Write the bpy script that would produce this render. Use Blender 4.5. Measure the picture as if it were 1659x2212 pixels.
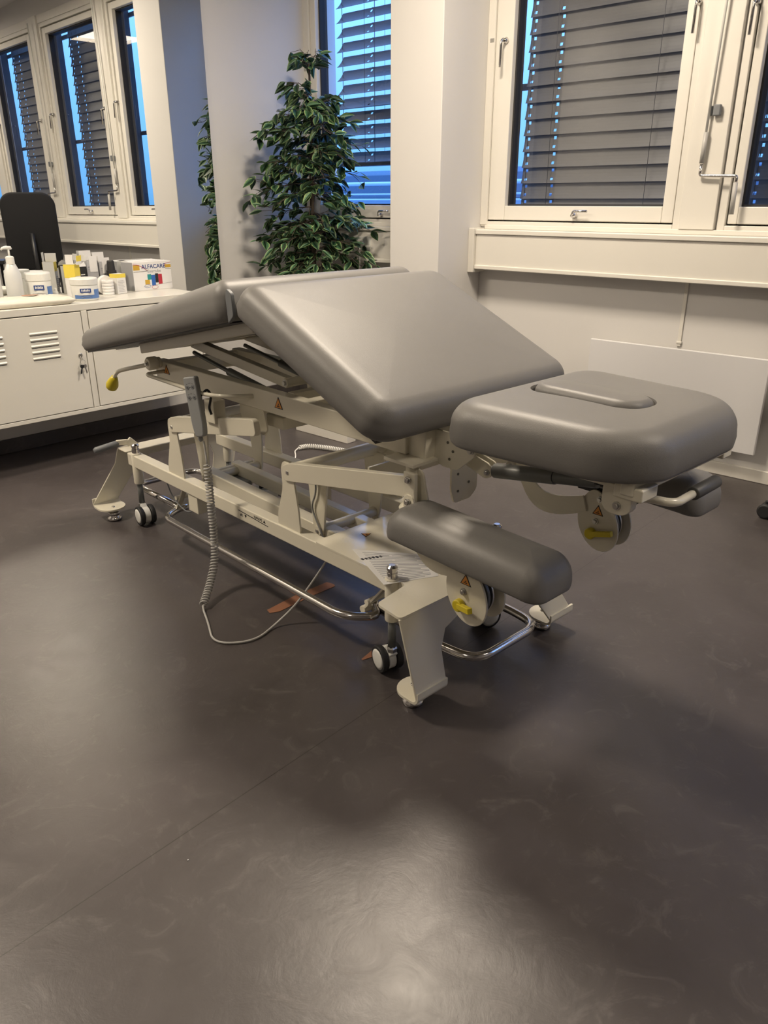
import bpy, bmesh, math, random
from mathutils import Vector, Matrix, Quaternion
from math import pi, sin, cos, radians, atan2, sqrt
for o in list(bpy.data.objects): bpy.data.objects.remove(o)
SC = bpy.context.scene
COL = SC.collection
V = Vector

# ------------------------------------------------------------------ camera
H = 1.12
FOC = 1660.0
TILT = math.atan(671 / 1660.0)
Fh = V((cos(radians(42)), sin(radians(42)), 0)); Rh = V((sin(radians(42)), -cos(radians(42)), 0)); Zh = V((0, 0, 1))
fwd = cos(TILT) * Fh - sin(TILT) * Zh
upv = sin(TILT) * Fh + cos(TILT) * Zh
cam = bpy.data.cameras.new('camera'); camo = bpy.data.objects.new('camera', cam); COL.objects.link(camo)
cam.sensor_fit = 'VERTICAL'; cam.sensor_height = 36.0; cam.sensor_width = 27.0
cam.lens = FOC / 2212.0 * 36.0; cam.clip_start = 0.05; cam.clip_end = 200
M3 = Matrix((Rh, upv, -fwd)).transposed()
camo.matrix_world = Matrix.Translation((0, 0, H)) @ M3.to_4x4()
SC.camera = camo

# ------------------------------------------------------------------ world, exposure
w = bpy.data.worlds.new('dusk_sky'); SC.world = w; w.use_nodes = True
wn = w.node_tree.nodes; wl_ = w.node_tree.links
bg = wn['Background']; tc = wn.new('ShaderNodeTexCoord'); sx = wn.new('ShaderNodeSeparateXYZ'); cr = wn.new('ShaderNodeValToRGB')
wl_.new(tc.outputs['Generated'], sx.inputs[0]); wl_.new(sx.outputs['Z'], cr.inputs[0]); wl_.new(cr.outputs[0], bg.inputs['Color'])
cr.color_ramp.elements[0].position = 0.0; cr.color_ramp.elements[0].color = (0.15, 0.46, 0.90, 1)
cr.color_ramp.elements[1].position = 0.5; cr.color_ramp.elements[1].color = (0.62, 1.5, 3.9, 1)
bg.inputs['Strength'].default_value = 1.15
SC.view_settings.view_transform = 'Standard'; SC.view_settings.look = 'None'
SC.view_settings.exposure = 0.14; SC.view_settings.gamma = 1.0; SC.view_settings.use_curve_mapping = False

WARM = (1.0, 0.86, 0.69)
LAMPS = [  # x, y, size, watts
    (2.15, 1.78, 0.42, 62), (0.05, 2.90, 0.42, 66), (0.55, -0.35, 0.55, 9), (2.3, -0.9, 0.55, 34), (-1.7, 0.8, 0.55, 10),
]
CEIL = 2.72

# ------------------------------------------------------------------ materials
MATS = {}
def nodes(name):
    m = bpy.data.materials.new(name); m.use_nodes = True
    nt = m.node_tree; b = nt.nodes['Principled BSDF']; MATS[name] = m
    return m, nt, b
def mat(name, col, rough=0.5, metal=0.0, bump=0.0, bscale=200.0, var=0.0, vscale=8.0, spec=0.5, coat=0.0, ss=0.0, trans=0.0):
    m, nt, b = nodes(name)
    b.inputs['Base Color'].default_value = (*col, 1); b.inputs['Roughness'].default_value = rough
    b.inputs['Metallic'].default_value = metal; b.inputs['Specular IOR Level'].default_value = spec
    b.inputs['Coat Weight'].default_value = coat; b.inputs['Transmission Weight'].default_value = trans
    if ss: b.inputs['Subsurface Weight'].default_value = ss; b.inputs['Subsurface Radius'].default_value = (.02, .02, .02)
    tcn = nt.nodes.new('ShaderNodeTexCoord')
    if var:
        n = nt.nodes.new('ShaderNodeTexNoise'); n.inputs['Scale'].default_value = vscale; n.inputs['Detail'].default_value = 5
        r = nt.nodes.new('ShaderNodeMapRange'); r.inputs['To Min'].default_value = 1 - var; r.inputs['To Max'].default_value = 1 + var
        mx = nt.nodes.new('ShaderNodeVectorMath'); mx.operation = 'SCALE'; mx.inputs[0].default_value = col
        nt.links.new(tcn.outputs['Object'], n.inputs['Vector']); nt.links.new(n.outputs['Fac'], r.inputs['Value'])
        nt.links.new(r.outputs[0], mx.inputs['Scale']); nt.links.new(mx.outputs[0], b.inputs['Base Color'])
    if bump:
        n2 = nt.nodes.new('ShaderNodeTexNoise'); n2.inputs['Scale'].default_value = bscale; n2.inputs['Detail'].default_value = 3
        bp = nt.nodes.new('ShaderNodeBump'); bp.inputs['Strength'].default_value = bump; bp.inputs['Distance'].default_value = 0.001
        nt.links.new(tcn.outputs['Object'], n2.inputs['Vector']); nt.links.new(n2.outputs['Fac'], bp.inputs['Height']); nt.links.new(bp.outputs[0], b.inputs['Normal'])
    return m
mat('wall_paint', (0.65, 0.635, 0.615), 0.6, bump=0.15, bscale=120, var=0.02, vscale=3)
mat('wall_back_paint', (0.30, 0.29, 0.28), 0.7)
mat('ceiling_paint', (0.75, 0.73, 0.71), 0.8, var=0.02)
mat('trim_paint', (0.71, 0.685, 0.625), 0.35, var=0.02, vscale=5)
mat('heater_white', (0.66, 0.655, 0.66), 0.45)
mat('cream_metal', (0.74, 0.70, 0.575), 0.20, bump=0.12, bscale=350, var=0.02, vscale=10)
mat('cream_gloss', (0.74, 0.70, 0.575), 0.09, bump=0.25, bscale=160)
mat('leather', (0.172, 0.166, 0.157), 0.46, bump=0.22, bscale=550, var=0.06, vscale=6, spec=0.5)
mat('chrome', (0.62, 0.60, 0.58), 0.16, metal=1.0)
mat('zinc', (0.60, 0.59, 0.56), 0.30, metal=1.0)
mat('grey_metal', (0.15, 0.155, 0.15), 0.42, metal=0.3)
mat('light_grey_plastic', (0.30, 0.31, 0.31), 0.45)
mat('mid_grey_plastic', (0.17, 0.18, 0.19), 0.5)
mat('cord_grey', (0.42, 0.41, 0.39), 0.45)
mat('cord_white', (0.68, 0.67, 0.63), 0.45)
mat('black_rubber', (0.018, 0.018, 0.019), 0.55)
mat('sleeve_rubber', (0.07, 0.07, 0.068), 0.5)
mat('black_plastic', (0.012, 0.012, 0.013), 0.4)
mat('black_fabric', (0.010, 0.010, 0.011), 0.9, bump=0.5, bscale=600)
mat('yellow_plastic', (0.62, 0.50, 0.02), 0.38)
mat('white_plastic', (0.74, 0.74, 0.70), 0.38)
mat('white_powder', (0.72, 0.70, 0.63), 0.30, var=0.01)
mat('hole_shade', (0.14, 0.13, 0.10), 0.7)
mat('louvre_shadow', (0.03, 0.03, 0.03), 0.8)
mat('orange_sign', (0.80, 0.33, 0.06), 0.5)
mat('ink', (0.02, 0.02, 0.02), 0.5)
mat('ink_grey', (0.25, 0.25, 0.27), 0.6)
mat('ink_blue', (0.02, 0.05, 0.20), 0.5)
mat('paper', (0.78, 0.77, 0.74), 0.5)
mat('card_white', (0.76, 0.75, 0.73), 0.55)
mat('card_grey', (0.42, 0.42, 0.43), 0.6)
mat('card_yellow', (0.78, 0.62, 0.08), 0.55)
mat('card_side', (0.42, 0.42, 0.36), 0.6)
mat('foil_cream', (0.70, 0.66, 0.56), 0.42, bump=0.6, bscale=60)
mat('brown_patch', (0.33, 0.15, 0.08), 0.6)
mat('tape', (0.27, 0.12, 0.065), 0.5, var=0.15, vscale=30)
mat('bark', (0.075, 0.055, 0.04), 0.8, bump=0.8, bscale=60, var=0.3, vscale=20)
mat('pot', (0.05, 0.045, 0.04), 0.5)
mat('slat_grey', (0.135, 0.13, 0.125), 0.45, metal=0.0)
mat('slat_dark', (0.07, 0.07, 0.075), 0.5)
mat('gasket', (0.02, 0.02, 0.022), 0.6)
mat('facade_out', (0.25, 0.30, 0.36), 0.7)
mat('facade_dark', (0.10, 0.13, 0.18), 0.6)
mat('rail_out', (0.55, 0.60, 0.65), 0.5)
mat('band_blue', (0.03, 0.12, 0.42), 0.5)
mat('band_red', (0.45, 0.03, 0.05), 0.5)
mat('band_teal', (0.02, 0.25, 0.26), 0.5)
mat('band_gold', (0.55, 0.34, 0.04), 0.5)
mat('jar_blue', (0.10, 0.20, 0.45), 0.4)
# mirror glass
m, nt, b = nodes('mirror_glass'); b.inputs['Base Color'].default_value = (0.88, 0.89, 0.88, 1); b.inputs['Metallic'].default_value = 1; b.inputs['Roughness'].default_value = 0.004
# translucent bottle plastic
m, nt, b = nodes('bottle_plastic'); b.inputs['Base Color'].default_value = (0.66, 0.67, 0.66, 1); b.inputs['Roughness'].default_value = 0.35; b.inputs['Subsurface Weight'].default_value = 0.3; b.inputs['Subsurface Radius'].default_value = (.02, .02, .02)
# window pane: thin clear glass = transparent + fresnel mirror
m, nt, b = nodes('window_glass'); nt.nodes.remove(b)
tr = nt.nodes.new('ShaderNodeBsdfTransparent'); tr.inputs[0].default_value = (0.93, 0.95, 0.97, 1)
gl = nt.nodes.new('ShaderNodeBsdfGlossy'); gl.inputs['Roughness'].default_value = 0.01
lw = nt.nodes.new('ShaderNodeLayerWeight'); lw.inputs[0].default_value = .5; pw = nt.nodes.new('ShaderNodeMath'); pw.operation = 'POWER'; pw.inputs[1].default_value = 5.0
fr = nt.nodes.new('ShaderNodeMath'); fr.operation = 'MULTIPLY_ADD'; fr.inputs[1].default_value = .90; fr.inputs[2].default_value = .055; nt.links.new(lw.outputs['Facing'], pw.inputs[0]); nt.links.new(pw.outputs[0], fr.inputs[0]); ms = nt.nodes.new('ShaderNodeMixShader')
nt.links.new(fr.outputs[0], ms.inputs[0]); nt.links.new(tr.outputs[0], ms.inputs[1]); nt.links.new(gl.outputs[0], ms.inputs[2]); nt.links.new(ms.outputs[0], nt.nodes['Material Output'].inputs[0])
# lamp diffuser
m, nt, b = nodes('lamp_diffuser'); b.inputs['Base Color'].default_value = (0.9, 0.9, 0.88, 1)
# ficus leaf: green with a pale rim driven by the leaf's own UV
m, nt, b = nodes('leaf')
uv = nt.nodes.new('ShaderNodeUVMap'); uv.uv_map = 'UVMap'; sp = nt.nodes.new('ShaderNodeSeparateXYZ'); nt.links.new(uv.outputs[0], sp.inputs[0])
rp = nt.nodes.new('ShaderNodeValToRGB'); rp.color_ramp.elements[0].color = (0.034, 0.085, 0.042, 1); rp.color_ramp.elements[0].position = 0.50
rp.color_ramp.elements[1].color = (0.34, 0.38, 0.17, 1); rp.color_ramp.elements[1].position = 0.98
e = rp.color_ramp.elements.new(0.86); e.color = (0.065, 0.140, 0.050, 1)
nt.links.new(sp.outputs['X'], rp.inputs[0])
mxn = nt.nodes.new('ShaderNodeMix'); mxn.data_type = 'RGBA'; mxn.blend_type = 'MULTIPLY'; mxn.inputs[0].default_value = 1.0
r2 = nt.nodes.new('ShaderNodeMapRange'); r2.inputs['To Min'].default_value = 0.55; r2.inputs['To Max'].default_value = 1.9
nt.links.new(sp.outputs['Y'], r2.inputs['Value']); nt.links.new(rp.outputs[0], mxn.inputs[6]); nt.links.new(r2.outputs[0], mxn.inputs[7]); nt.links.new(mxn.outputs[2], b.inputs['Base Color'])
b.inputs['Roughness'].default_value = 0.42
# vinyl floor
m, nt, b = nodes('floor_vinyl'); L_ = nt.links.new
tcn = nt.nodes.new('ShaderNodeTexCoord')
def noise(scale, det=6, dist=0.0, rough=0.6):
    n = nt.nodes.new('ShaderNodeTexNoise'); n.inputs['Scale'].default_value = scale; n.inputs['Detail'].default_value = det
    n.inputs['Distortion'].default_value = dist; n.inputs['Roughness'].default_value = rough; L_(tcn.outputs['Object'], n.inputs['Vector']); return n
n1 = noise(2.6, 7, 0.6, 0.62); n2 = noise(11, 8, 1.8, 0.7); n3 = noise(70, 4)
ramp = nt.nodes.new('ShaderNodeValToRGB'); ramp.color_ramp.elements[0].position = 0.3; ramp.color_ramp.elements[0].color = (0.052, 0.044, 0.0425, 1)
ramp.color_ramp.elements[1].position = 0.72; ramp.color_ramp.elements[1].color = (0.078, 0.0675, 0.0655, 1); L_(n1.outputs['Fac'], ramp.inputs[0])
vr = nt.nodes.new('ShaderNodeValToRGB'); vr.color_ramp.elements[0].position = 0.55; vr.color_ramp.elements[0].color = (0, 0, 0, 1); vr.color_ramp.elements[1].position = 0.80; vr.color_ramp.elements[1].color = (1, 1, 1, 1)
L_(n2.outputs['Fac'], vr.inputs[0])
mixv = nt.nodes.new('ShaderNodeMix'); mixv.data_type = 'RGBA'; L_(vr.outputs[0], mixv.inputs[0]); L_(ramp.outputs[0], mixv.inputs[6]); mixv.inputs[7].default_value = (0.115, 0.102, 0.096, 1)
sep = nt.nodes.new('ShaderNodeSeparateXYZ'); L_(tcn.outputs['Object'], sep.inputs[0])
wob = nt.nodes.new('ShaderNodeMath'); wob.operation = 'SUBTRACT'; L_(sep.outputs['Y'], wob.inputs[0]); wob.inputs[1].default_value = 1.04
ab = nt.nodes.new('ShaderNodeMath'); ab.operation = 'ABSOLUTE'; L_(wob.outputs[0], ab.inputs[0])
lt = nt.nodes.new('ShaderNodeMath'); lt.operation = 'LESS_THAN'; L_(ab.outputs[0], lt.inputs[0]); lt.inputs[1].default_value = 0.0011
mixs = nt.nodes.new('ShaderNodeMix'); mixs.data_type = 'RGBA'; L_(lt.outputs[0], mixs.inputs[0]); L_(mixv.outputs[2], mixs.inputs[6]); mixs.inputs[7].default_value = (0.03, 0.025, 0.022, 1)
L_(mixs.outputs[2], b.inputs['Base Color'])
rr = nt.nodes.new('ShaderNodeMapRange'); rr.inputs['To Min'].default_value = 0.29; rr.inputs['To Max'].default_value = 0.43; L_(n2.outputs['Fac'], rr.inputs['Value']); L_(rr.outputs[0], b.inputs['Roughness'])
bp = nt.nodes.new('ShaderNodeBump'); bp.inputs['Strength'].default_value = 0.25; bp.inputs['Distance'].default_value = 0.002
ad = nt.nodes.new('ShaderNodeMath'); ad.operation = 'MULTIPLY_ADD'; L_(n3.outputs['Fac'], ad.inputs[0]); ad.inputs[1].default_value = 0.35; L_(n2.outputs['Fac'], ad.inputs[2]); L_(ad.outputs[0], bp.inputs['Height']); L_(bp.outputs[0], b.inputs['Normal'])

# ------------------------------------------------------------------ helpers
def BM(): return bmesh.new()
def obj(name, bm, m, parent=None, smooth=False, bevel=0, seg=2, loc=None, rotz=0.0, label=None, mats=None):
    me = bpy.data.meshes.new(name); bmesh.ops.recalc_face_normals(bm, faces=bm.faces[:])
    bm.to_mesh(me); bm.free()
    for mm in (mats or [m]): me.materials.append(MATS[mm])
    if smooth:
        for p in me.polygons: p.use_smooth = True
    o = bpy.data.objects.new(name, me); COL.objects.link(o)
    if parent is not None: o.parent = parent
    if loc is not None: o.location = loc
    if rotz: o.rotation_euler = (0, 0, rotz)
    if bevel:
        md = o.modifiers.new('bevel', 'BEVEL'); md.width = bevel; md.segments = seg; md.limit_method = 'ANGLE'; md.angle_limit = radians(40)
        for p in me.polygons: p.use_smooth = True
        md.harden_normals = True
    if label: o['label'] = label
    return o
def tag(o, label, cat, group=None, kind=None):
    if label: o['label'] = label
    if cat: o['category'] = cat
    if group: o['group'] = group
    if kind: o['kind'] = kind
    return o
def empty(name, loc, rotz=0.0, label=None, cat=None, group=None):
    o = bpy.data.objects.new(name, None); COL.objects.link(o); o.empty_display_size = .1
    o.location = loc; o.rotation_euler = (0, 0, rotz); tag(o, label, cat, group); return o
def struct(name, bm, m, bevel=0, **k):
    o = obj(name, bm, m, bevel=bevel, **k); o['kind'] = 'structure'; return o
def box(bm, x0, x1, y0, y1, z0, z1, M=None, mi=0):
    vs = [bm.verts.new(V(p) if M is None else M @ V(p)) for p in ((x0,y0,z0),(x1,y0,z0),(x1,y1,z0),(x0,y1,z0),(x0,y0,z1),(x1,y0,z1),(x1,y1,z1),(x0,y1,z1))]
    for f in ((0,3,2,1),(4,5,6,7),(0,1,5,4),(1,2,6,5),(2,3,7,6),(3,0,4,7)):
        fc = bm.faces.new([vs[i] for i in f]); fc.material_index = mi
def bar(bm, p0, p1, wd, ht, up=(0,0,1), mi=0):
    p0, p1 = V(p0), V(p1); d = (p1 - p0).normalized(); s = d.cross(V(up)).normalized(); u = s.cross(d).normalized()
    vs = [bm.verts.new(p + s * a * wd / 2 + u * c * ht / 2) for p in (p0, p1) for a, c in ((-1,-1),(1,-1),(1,1),(-1,1))]
    for f in ((0,1,2,3),(7,6,5,4),(0,4,5,1),(1,5,6,2),(2,6,7,3),(3,7,4,0)):
        fc = bm.faces.new([vs[i] for i in f]); fc.material_index = mi
def fillet(pts, r, n=6):
    pts = [V(p) for p in pts]; out = [pts[0]]
    for i in range(1, len(pts) - 1):
        a, b_, c = pts[i-1], pts[i], pts[i+1]; d1 = (a - b_); d2 = (c - b_); rr_ = min(r, d1.length * .49, d2.length * .49)
        s, e_ = b_ + d1.normalized() * rr_, b_ + d2.normalized() * rr_
        for k in range(n + 1):
            t = k / n; out.append((1-t)**2 * s + 2*t*(1-t) * b_ + t*t * e_)
    out.append(pts[-1]); return out
def tube(bm, pts, r, seg=12, cap=True, mi=0):
    pts = [V(p) for p in pts]; rings = []; n = len(pts); prev = None
    for i, p in enumerate(pts):
        t = (pts[min(i+1, n-1)] - pts[max(i-1, 0)]).normalized()
        if prev is None:
            a = V((0,0,1)) if abs(t.z) < .9 else V((1,0,0)); u = t.cross(a).normalized()
        else:
            u = (prev - t * prev.dot(t)).normalized()
        prev = u; v = t.cross(u); ri = r[i] if isinstance(r, (list, tuple)) else r
        rings.append([bm.verts.new(p + (u * cos(2*pi*k/seg) + v * sin(2*pi*k/seg)) * ri) for k in range(seg)])
    for i in range(n - 1):
        for k in range(seg):
            f = bm.faces.new((rings[i][k], rings[i][(k+1)%seg], rings[i+1][(k+1)%seg], rings[i+1][k])); f.material_index = mi; f.smooth = True
    if cap:
        bm.faces.new(rings[0][::-1]).material_index = mi; bm.faces.new(rings[-1]).material_index = mi
def lathe(bm, prof, c=(0,0,0), axis='z', seg=24, mi=0, M=None):
    c = V(c); rings = []
    for r, h in prof:
        ring = []
        for k in range(seg):
            a = 2*pi*k/seg; x, y = r*cos(a), r*sin(a)
            p = {'z': V((x, y, h)), 'x': V((h, x, y)), 'y': V((x, h, y))}[axis]
            p = c + (M @ p if M else p); ring.append(bm.verts.new(p))
        rings.append(ring)
    for i in range(len(rings)-1):
        for k in range(seg):
            f = bm.faces.new((rings[i][k], rings[i][(k+1)%seg], rings[i+1][(k+1)%seg], rings[i+1][k])); f.material_index = mi
    bm.faces.new(rings[0][::-1]).material_index = mi; bm.faces.new(rings[-1]).material_index = mi
def cyl(bm, p0, p1, r, seg=16, mi=0):
    tube(bm, [p0, p1], r, seg, True, mi)
def prism(bm, poly, o, ex, ey, th, mi=0):
    """polygon in plane o+ex,ey extruded by th along ex x ey"""
    o, ex, ey = V(o), V(ex), V(ey); n = ex.cross(ey).normalized() * th
    a = [bm.verts.new(o + ex*p[0] + ey*p[1]) for p in poly]; b_ = [bm.verts.new(v.co + n) for v in a]
    bm.faces.new(a[::-1]).material_index = mi; bm.faces.new(b_).material_index = mi
    for i in range(len(a)):
        j = (i+1) % len(a); bm.faces.new((a[i], a[j], b_[j], b_[i])).material_index = mi
def round_poly(pts, r, n=5):
    out = []; N = len(pts)
    for i in range(N):
        a, b_, c = V((*pts[i-1],0)), V((*pts[i],0)), V((*pts[(i+1)%N],0)); ri = r[i] if isinstance(r, (list, tuple)) else r
        d1, d2 = a-b_, c-b_; rr_ = min(ri, d1.length*.49, d2.length*.49); s, e_ = b_+d1.normalized()*rr_, b_+d2.normalized()*rr_
        if ri <= 0: out.append((b_.x, b_.y)); continue
        for k in range(n+1):
            t = k/n; q = (1-t)**2*s + 2*t*(1-t)*b_ + t*t*e_; out.append((q.x, q.y))
    return out
def rrect(hx, hy, radii, n=8):
    """rounded rectangle outline, radii for corners (+,+) (-,+) (-,-) (+,-); superelliptic arcs"""
    out = []
    for (sx_, sy_, a0), r in zip(((1,1,0),(-1,1,90),(-1,-1,180),(1,-1,270)), radii):
        cx, cy = sx_*(hx-r), sy_*(hy-r)
        for k in range(n+1):
            a = radians(a0 + 90*k/n); out.append((cx + r*cos(a), cy + r*sin(a)))
    return out
def cushion(hx, hy, th, radii, rt=0.035, rb=0.012, crown=0.008, nt_=7, rings_in=7, bulge=0.004, sidebar=0.0):
    """soft upholstered slab; local z 0..th, centred in x,y"""
    bm = BM(); prof = []  # (inset, z)
    for k in range(4): a = pi/2*k/3; prof.append((rb*(1-sin(a)), rb*(1-cos(a))))
    zs = th - rt
    prof.append((-bulge, rb + (zs-rb)*.5))
    for k in range(nt_+1): a = pi/2*k/nt_; prof.append((rt*(1-cos(a)), zs + rt*sin(a)))
    m_ = min(hx, hy); lim = m_ - 0.004
    for k in range(1, rings_in+1):
        t = k/rings_in; ins = rt + (lim-rt)*t; prof.append((ins, th))
    rings = []
    for ins, z in prof:
        rad = [max(r-ins, 0.0015) for r in radii]; f = max(0.0, (z - zs)/rt)**2 if z > zs else 0.0
        rings.append([bm.verts.new((x, y, z + f*crown*(1-(x/hx)**2)*(1-(y/hy)**2))) for x, y in rrect(hx-ins, hy-ins, rad)])
    n = len(rings[0])
    for i in range(len(rings)-1):
        for k in range(n): bm.faces.new((rings[i][k], rings[i][(k+1)%n], rings[i+1][(k+1)%n], rings[i+1][k]))
    bm.faces.new(rings[0][::-1]); bm.faces.new(rings[-1]); return bm
def xform(bm, M): bmesh.ops.transform(bm, matrix=M, verts=bm.verts[:])
def slab(bm, p, ang, c=0.267):
    """put a cushion whose local y runs along the bench, hinge bottom edge at p=(v,z)"""
    return bm
def text_bm(s, size, M, th=0.0004, align='CENTER', bold=0.0, sx_=1.0):
    cu = bpy.data.curves.new('t', 'FONT'); cu.body = s; cu.size = size; cu.align_x = align; cu.align_y = 'CENTER'; cu.extrude = th/2; cu.resolution_u = 3; cu.offset = bold
    to = bpy.data.objects.new('t', cu); COL.objects.link(to); dg = bpy.context.evaluated_depsgraph_get(); me = bpy.data.meshes.new_from_object(to.evaluated_get(dg))
    bm = BM(); bm.from_mesh(me); bpy.data.objects.remove(to); bpy.data.curves.remove(cu); bpy.data.meshes.remove(me)
    xform(bm, M @ Matrix.Diagonal((sx_, 1, 1, 1))); return bm
def join(bm, other, mi=None):
    me = bpy.data.meshes.new('j'); other.to_mesh(me); other.free(); n0 = len(bm.faces); bm.from_mesh(me); bpy.data.meshes.remove(me)
    if mi is not None:
        bm.faces.ensure_lookup_table()
        for f in bm.faces[n0:]: f.material_index = mi
def frame_M(o, ex, ey):
    ex, ey = V(ex).normalized(), V(ey).normalized(); ez = ex.cross(ey); m_ = Matrix((ex, ey, ez)).transposed().to_4x4(); m_.translation = V(o); return m_
def copy_tree(o, parent=None):
    c = o.copy(); COL.objects.link(c)
    if parent is not None: c.parent = parent
    for ch in list(o.children): copy_tree(ch, c)
    return c

# ================================================================== SETTING
XW = 3.39            # inner face of the window wall
WROT = -math.atan(0.028)
e1 = V((cos(WROT), sin(WROT), 0)); e2 = V((-sin(WROT), cos(WROT), 0)); P0 = V((2.5, 3.67, 0))
def wp(a, b, z=0.0): return P0 + e1*a + e2*b + V((0,0,z))
XB, YB = -2.6, -2.6
bm = BM(); box(bm, XB-.1, 3.5, YB-.1, 3.95, -.06, 0); struct('floor', bm, 'floor_vinyl')
bm = BM(); box(bm, XB-.1, 3.62, YB-.1, 3.95, CEIL, CEIL+.08); struct('ceiling', bm, 'ceiling_paint')
# left (mirror) wall: runs along X with a slight skew
bm = BM(); MW = Matrix.Translation(P0) @ Matrix.Rotation(WROT, 4, 'Z'); box(bm, -5.2, 1.12, 0, .14, 0, CEIL, MW); struct('wall_left', bm, 'wall_paint')
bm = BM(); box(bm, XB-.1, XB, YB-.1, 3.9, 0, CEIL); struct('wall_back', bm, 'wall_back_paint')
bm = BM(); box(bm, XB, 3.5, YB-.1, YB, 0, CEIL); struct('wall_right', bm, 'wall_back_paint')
# window wall with openings (y0, y1, glass y0, y1)
WIN = [(2.70, 3.66, 2.775, 3.56), (1.38, 2.394, 1.466, 2.262), (.215, 1.225, .305, 1.152), (-1.00, .06, -.925, -.07), (-2.20, -1.16, -2.12, -1.24)]
ZS, ZT = 1.005, 2.50
bm = BM(); box(bm, XW, XW+.12, YB, 3.66, 0, ZS); box(bm, XW, XW+.12, YB, 3.66, ZT, CEIL)
ed = [3.66] + [v for t in WIN for v in (t[1], t[0])] + [YB]
for i in range(0, len(ed), 2):
    if ed[i]-ed[i+1] > .002: box(bm, XW, XW+.12, ed[i+1], ed[i], ZS, ZT)
struct('wall_window', bm, 'wall_paint')
# fine vertical panel joints below the sill
for i, (y, z0, z1) in enumerate(((1.312, .531, .80),)):
    bm = BM(); box(bm, XW-.007, XW, y-.008, y+.008, z0, z1); box(bm, XW-.010, XW, y-.012, y+.012, z0+.012, z0+.022); struct('trim_%d' % (i+1), bm, 'trim_paint', bevel=.002)
# pillar between the niche and the main windows
bm = BM(); box(bm, 3.045, XW+.001, 2.394, 2.702, 0, CEIL); struct('wall_pillar', bm, 'wall_paint', bevel=.004)
# baseboards
bm = BM(); box(bm, XW-.014, XW, YB, 2.394, 0, .056); struct('baseboard_window', bm, 'trim_paint', bevel=.003)
bm = BM(); box(bm, 3.031, 3.045, 2.38, 2.716, 0, .056); box(bm, 3.045, XW, 2.38, 2.394, 0, .056); struct('baseboard_pillar', bm, 'trim_paint', bevel=.003)
bm = BM(); box(bm, -5.1, .90, -.012, 0, 0, .068, MW); struct('baseboard_left', bm, 'floor_vinyl', bevel=.003)
# sill boxes
def sill(n, y0, y1):
    bm = BM(); box(bm, 3.30, XW, y0, y1, .812, .970); struct('trim_%d' % n, bm, 'trim_paint', bevel=.004)
    bm = BM(); box(bm, 3.292, XW, y0, y1, .970, .992); box(bm, 3.293, XW, y0, y1, .806, .826); struct('trim_%d' % (n+1), bm, 'trim_paint', bevel=.004)
    bm = BM(); box(bm, XW-.022, XW+.05, y0, y1, .992, 1.012); struct('trim_%d' % (n+2), bm, 'trim_paint', bevel=.003)
sill(2, YB, 2.360); sill(5, 2.702, 3.655)
bm = BM(); box(bm, 3.284, XW, 2.360, 2.394, .790, .998); struct('trim_8', bm, 'trim_paint', bevel=.003)
for i, (y, z) in enumerate(((.96, .0),)): pass

def handle(parent, x, y, z, horizontal=False, flip=1):
    bm = BM(); lathe(bm, [(.012, 0), (.014, -.004), (.010, -.010), (.008, -.03)], (x, y, z), 'x', 16)
    if horizontal:
        tube(bm, fillet([(x-.028, y, z), (x-.03, y-.004, z+.018), (x-.034, y-.075*flip, z+.018)], .012), .0058, 10)
    else:
        tube(bm, fillet([(x-.028, y, z), (x-.042, y, z-.004), (x-.044, y, z-.11)], .012), .0058, 10)
    obj('handle', bm, 'chrome', parent, smooth=True, label='chrome window handle')
def window(n, t, handles=()):
    y0, y1, g0, g1 = t; gz0, gz1 = 1.100, 2.42
    bm = BM()   # outer frame
    for a, c in ((y0, y0+.030), (y1-.030, y1)): box(bm, XW-.010, XW+.09, a, c, ZS, ZT)
    box(bm, XW-.010, XW+.09, y0+.030, y1-.030, ZS, ZS+.024); box(bm, XW-.010, XW+.09, y0+.030, y1-.030, ZT-.03, ZT)
    box(bm, XW+.0755, XW+.09, y0+.030, y0+.052, ZS, ZT); box(bm, XW+.0755, XW+.09, y1-.052, y1-.030, ZS, ZT); box(bm, XW+.0755, XW+.09, y0+.052, y1-.052, ZS+.024, ZS+.052); box(bm, XW+.0755, XW+.09, y0+.052, y1-.052, ZT-.052, ZT-.03)
    root = obj('window_%d' % n, bm, 'trim_paint', bevel=.003); root['kind'] = 'structure'
    s0, s1, sz0, sz1 = y0+.036, y1-.036, ZS+.030, ZT-.036
    bm = BM(); xa, xb = XW+.0, XW+.075
    for a, c in ((s0, g0), (g1, s1)): box(bm, xa, xb, a, c, sz0, sz1)
    box(bm, xa, xb, g0, g1, sz0, gz0); box(bm, xa, xb, g0, g1, gz1, sz1)
    sash = obj('sash', bm, 'trim_paint', root, bevel=.004)
    bm = BM()
    for a, c in ((g0, g0+.008), (g1-.008, g1)): box(bm, xa+.028, xb+.01, a, c, gz0, gz1)
    box(bm, xa+.028, xb+.01, g0+.008, g1-.008, gz0, gz0+.008); box(bm, xa+.028, xb+.01, g0+.008, g1-.008, gz1-.008, gz1)
    obj('gasket', bm, 'gasket', sash)
    bm = BM(); bm.faces.new([bm.verts.new(p) for p in ((XW+.048, g0+.006, gz0+.006), (XW+.048, g1-.006, gz0+.006), (XW+.048, g1-.006, gz1-.006), (XW+.048, g0+.006, gz1-.006))]); obj('pane', bm, 'window_glass', sash)
    for hy, hz, hor in handles: handle(sash, XW, hy, hz, hor)
    bm = BM(); yy = s1+.003; box(bm, XW-.016, XW-.008, yy-.003, yy+.018, 1.80, 1.815); obj('hinge_catch', bm, 'zinc', root, label='small metal catch')
    return root
window(1, WIN[0], [(3.07, 1.052, True)])
window(2, WIN[1], [(2.30, 1.80, False), (1.415, 1.83, False), (1.875, 1.060, True)])
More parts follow.
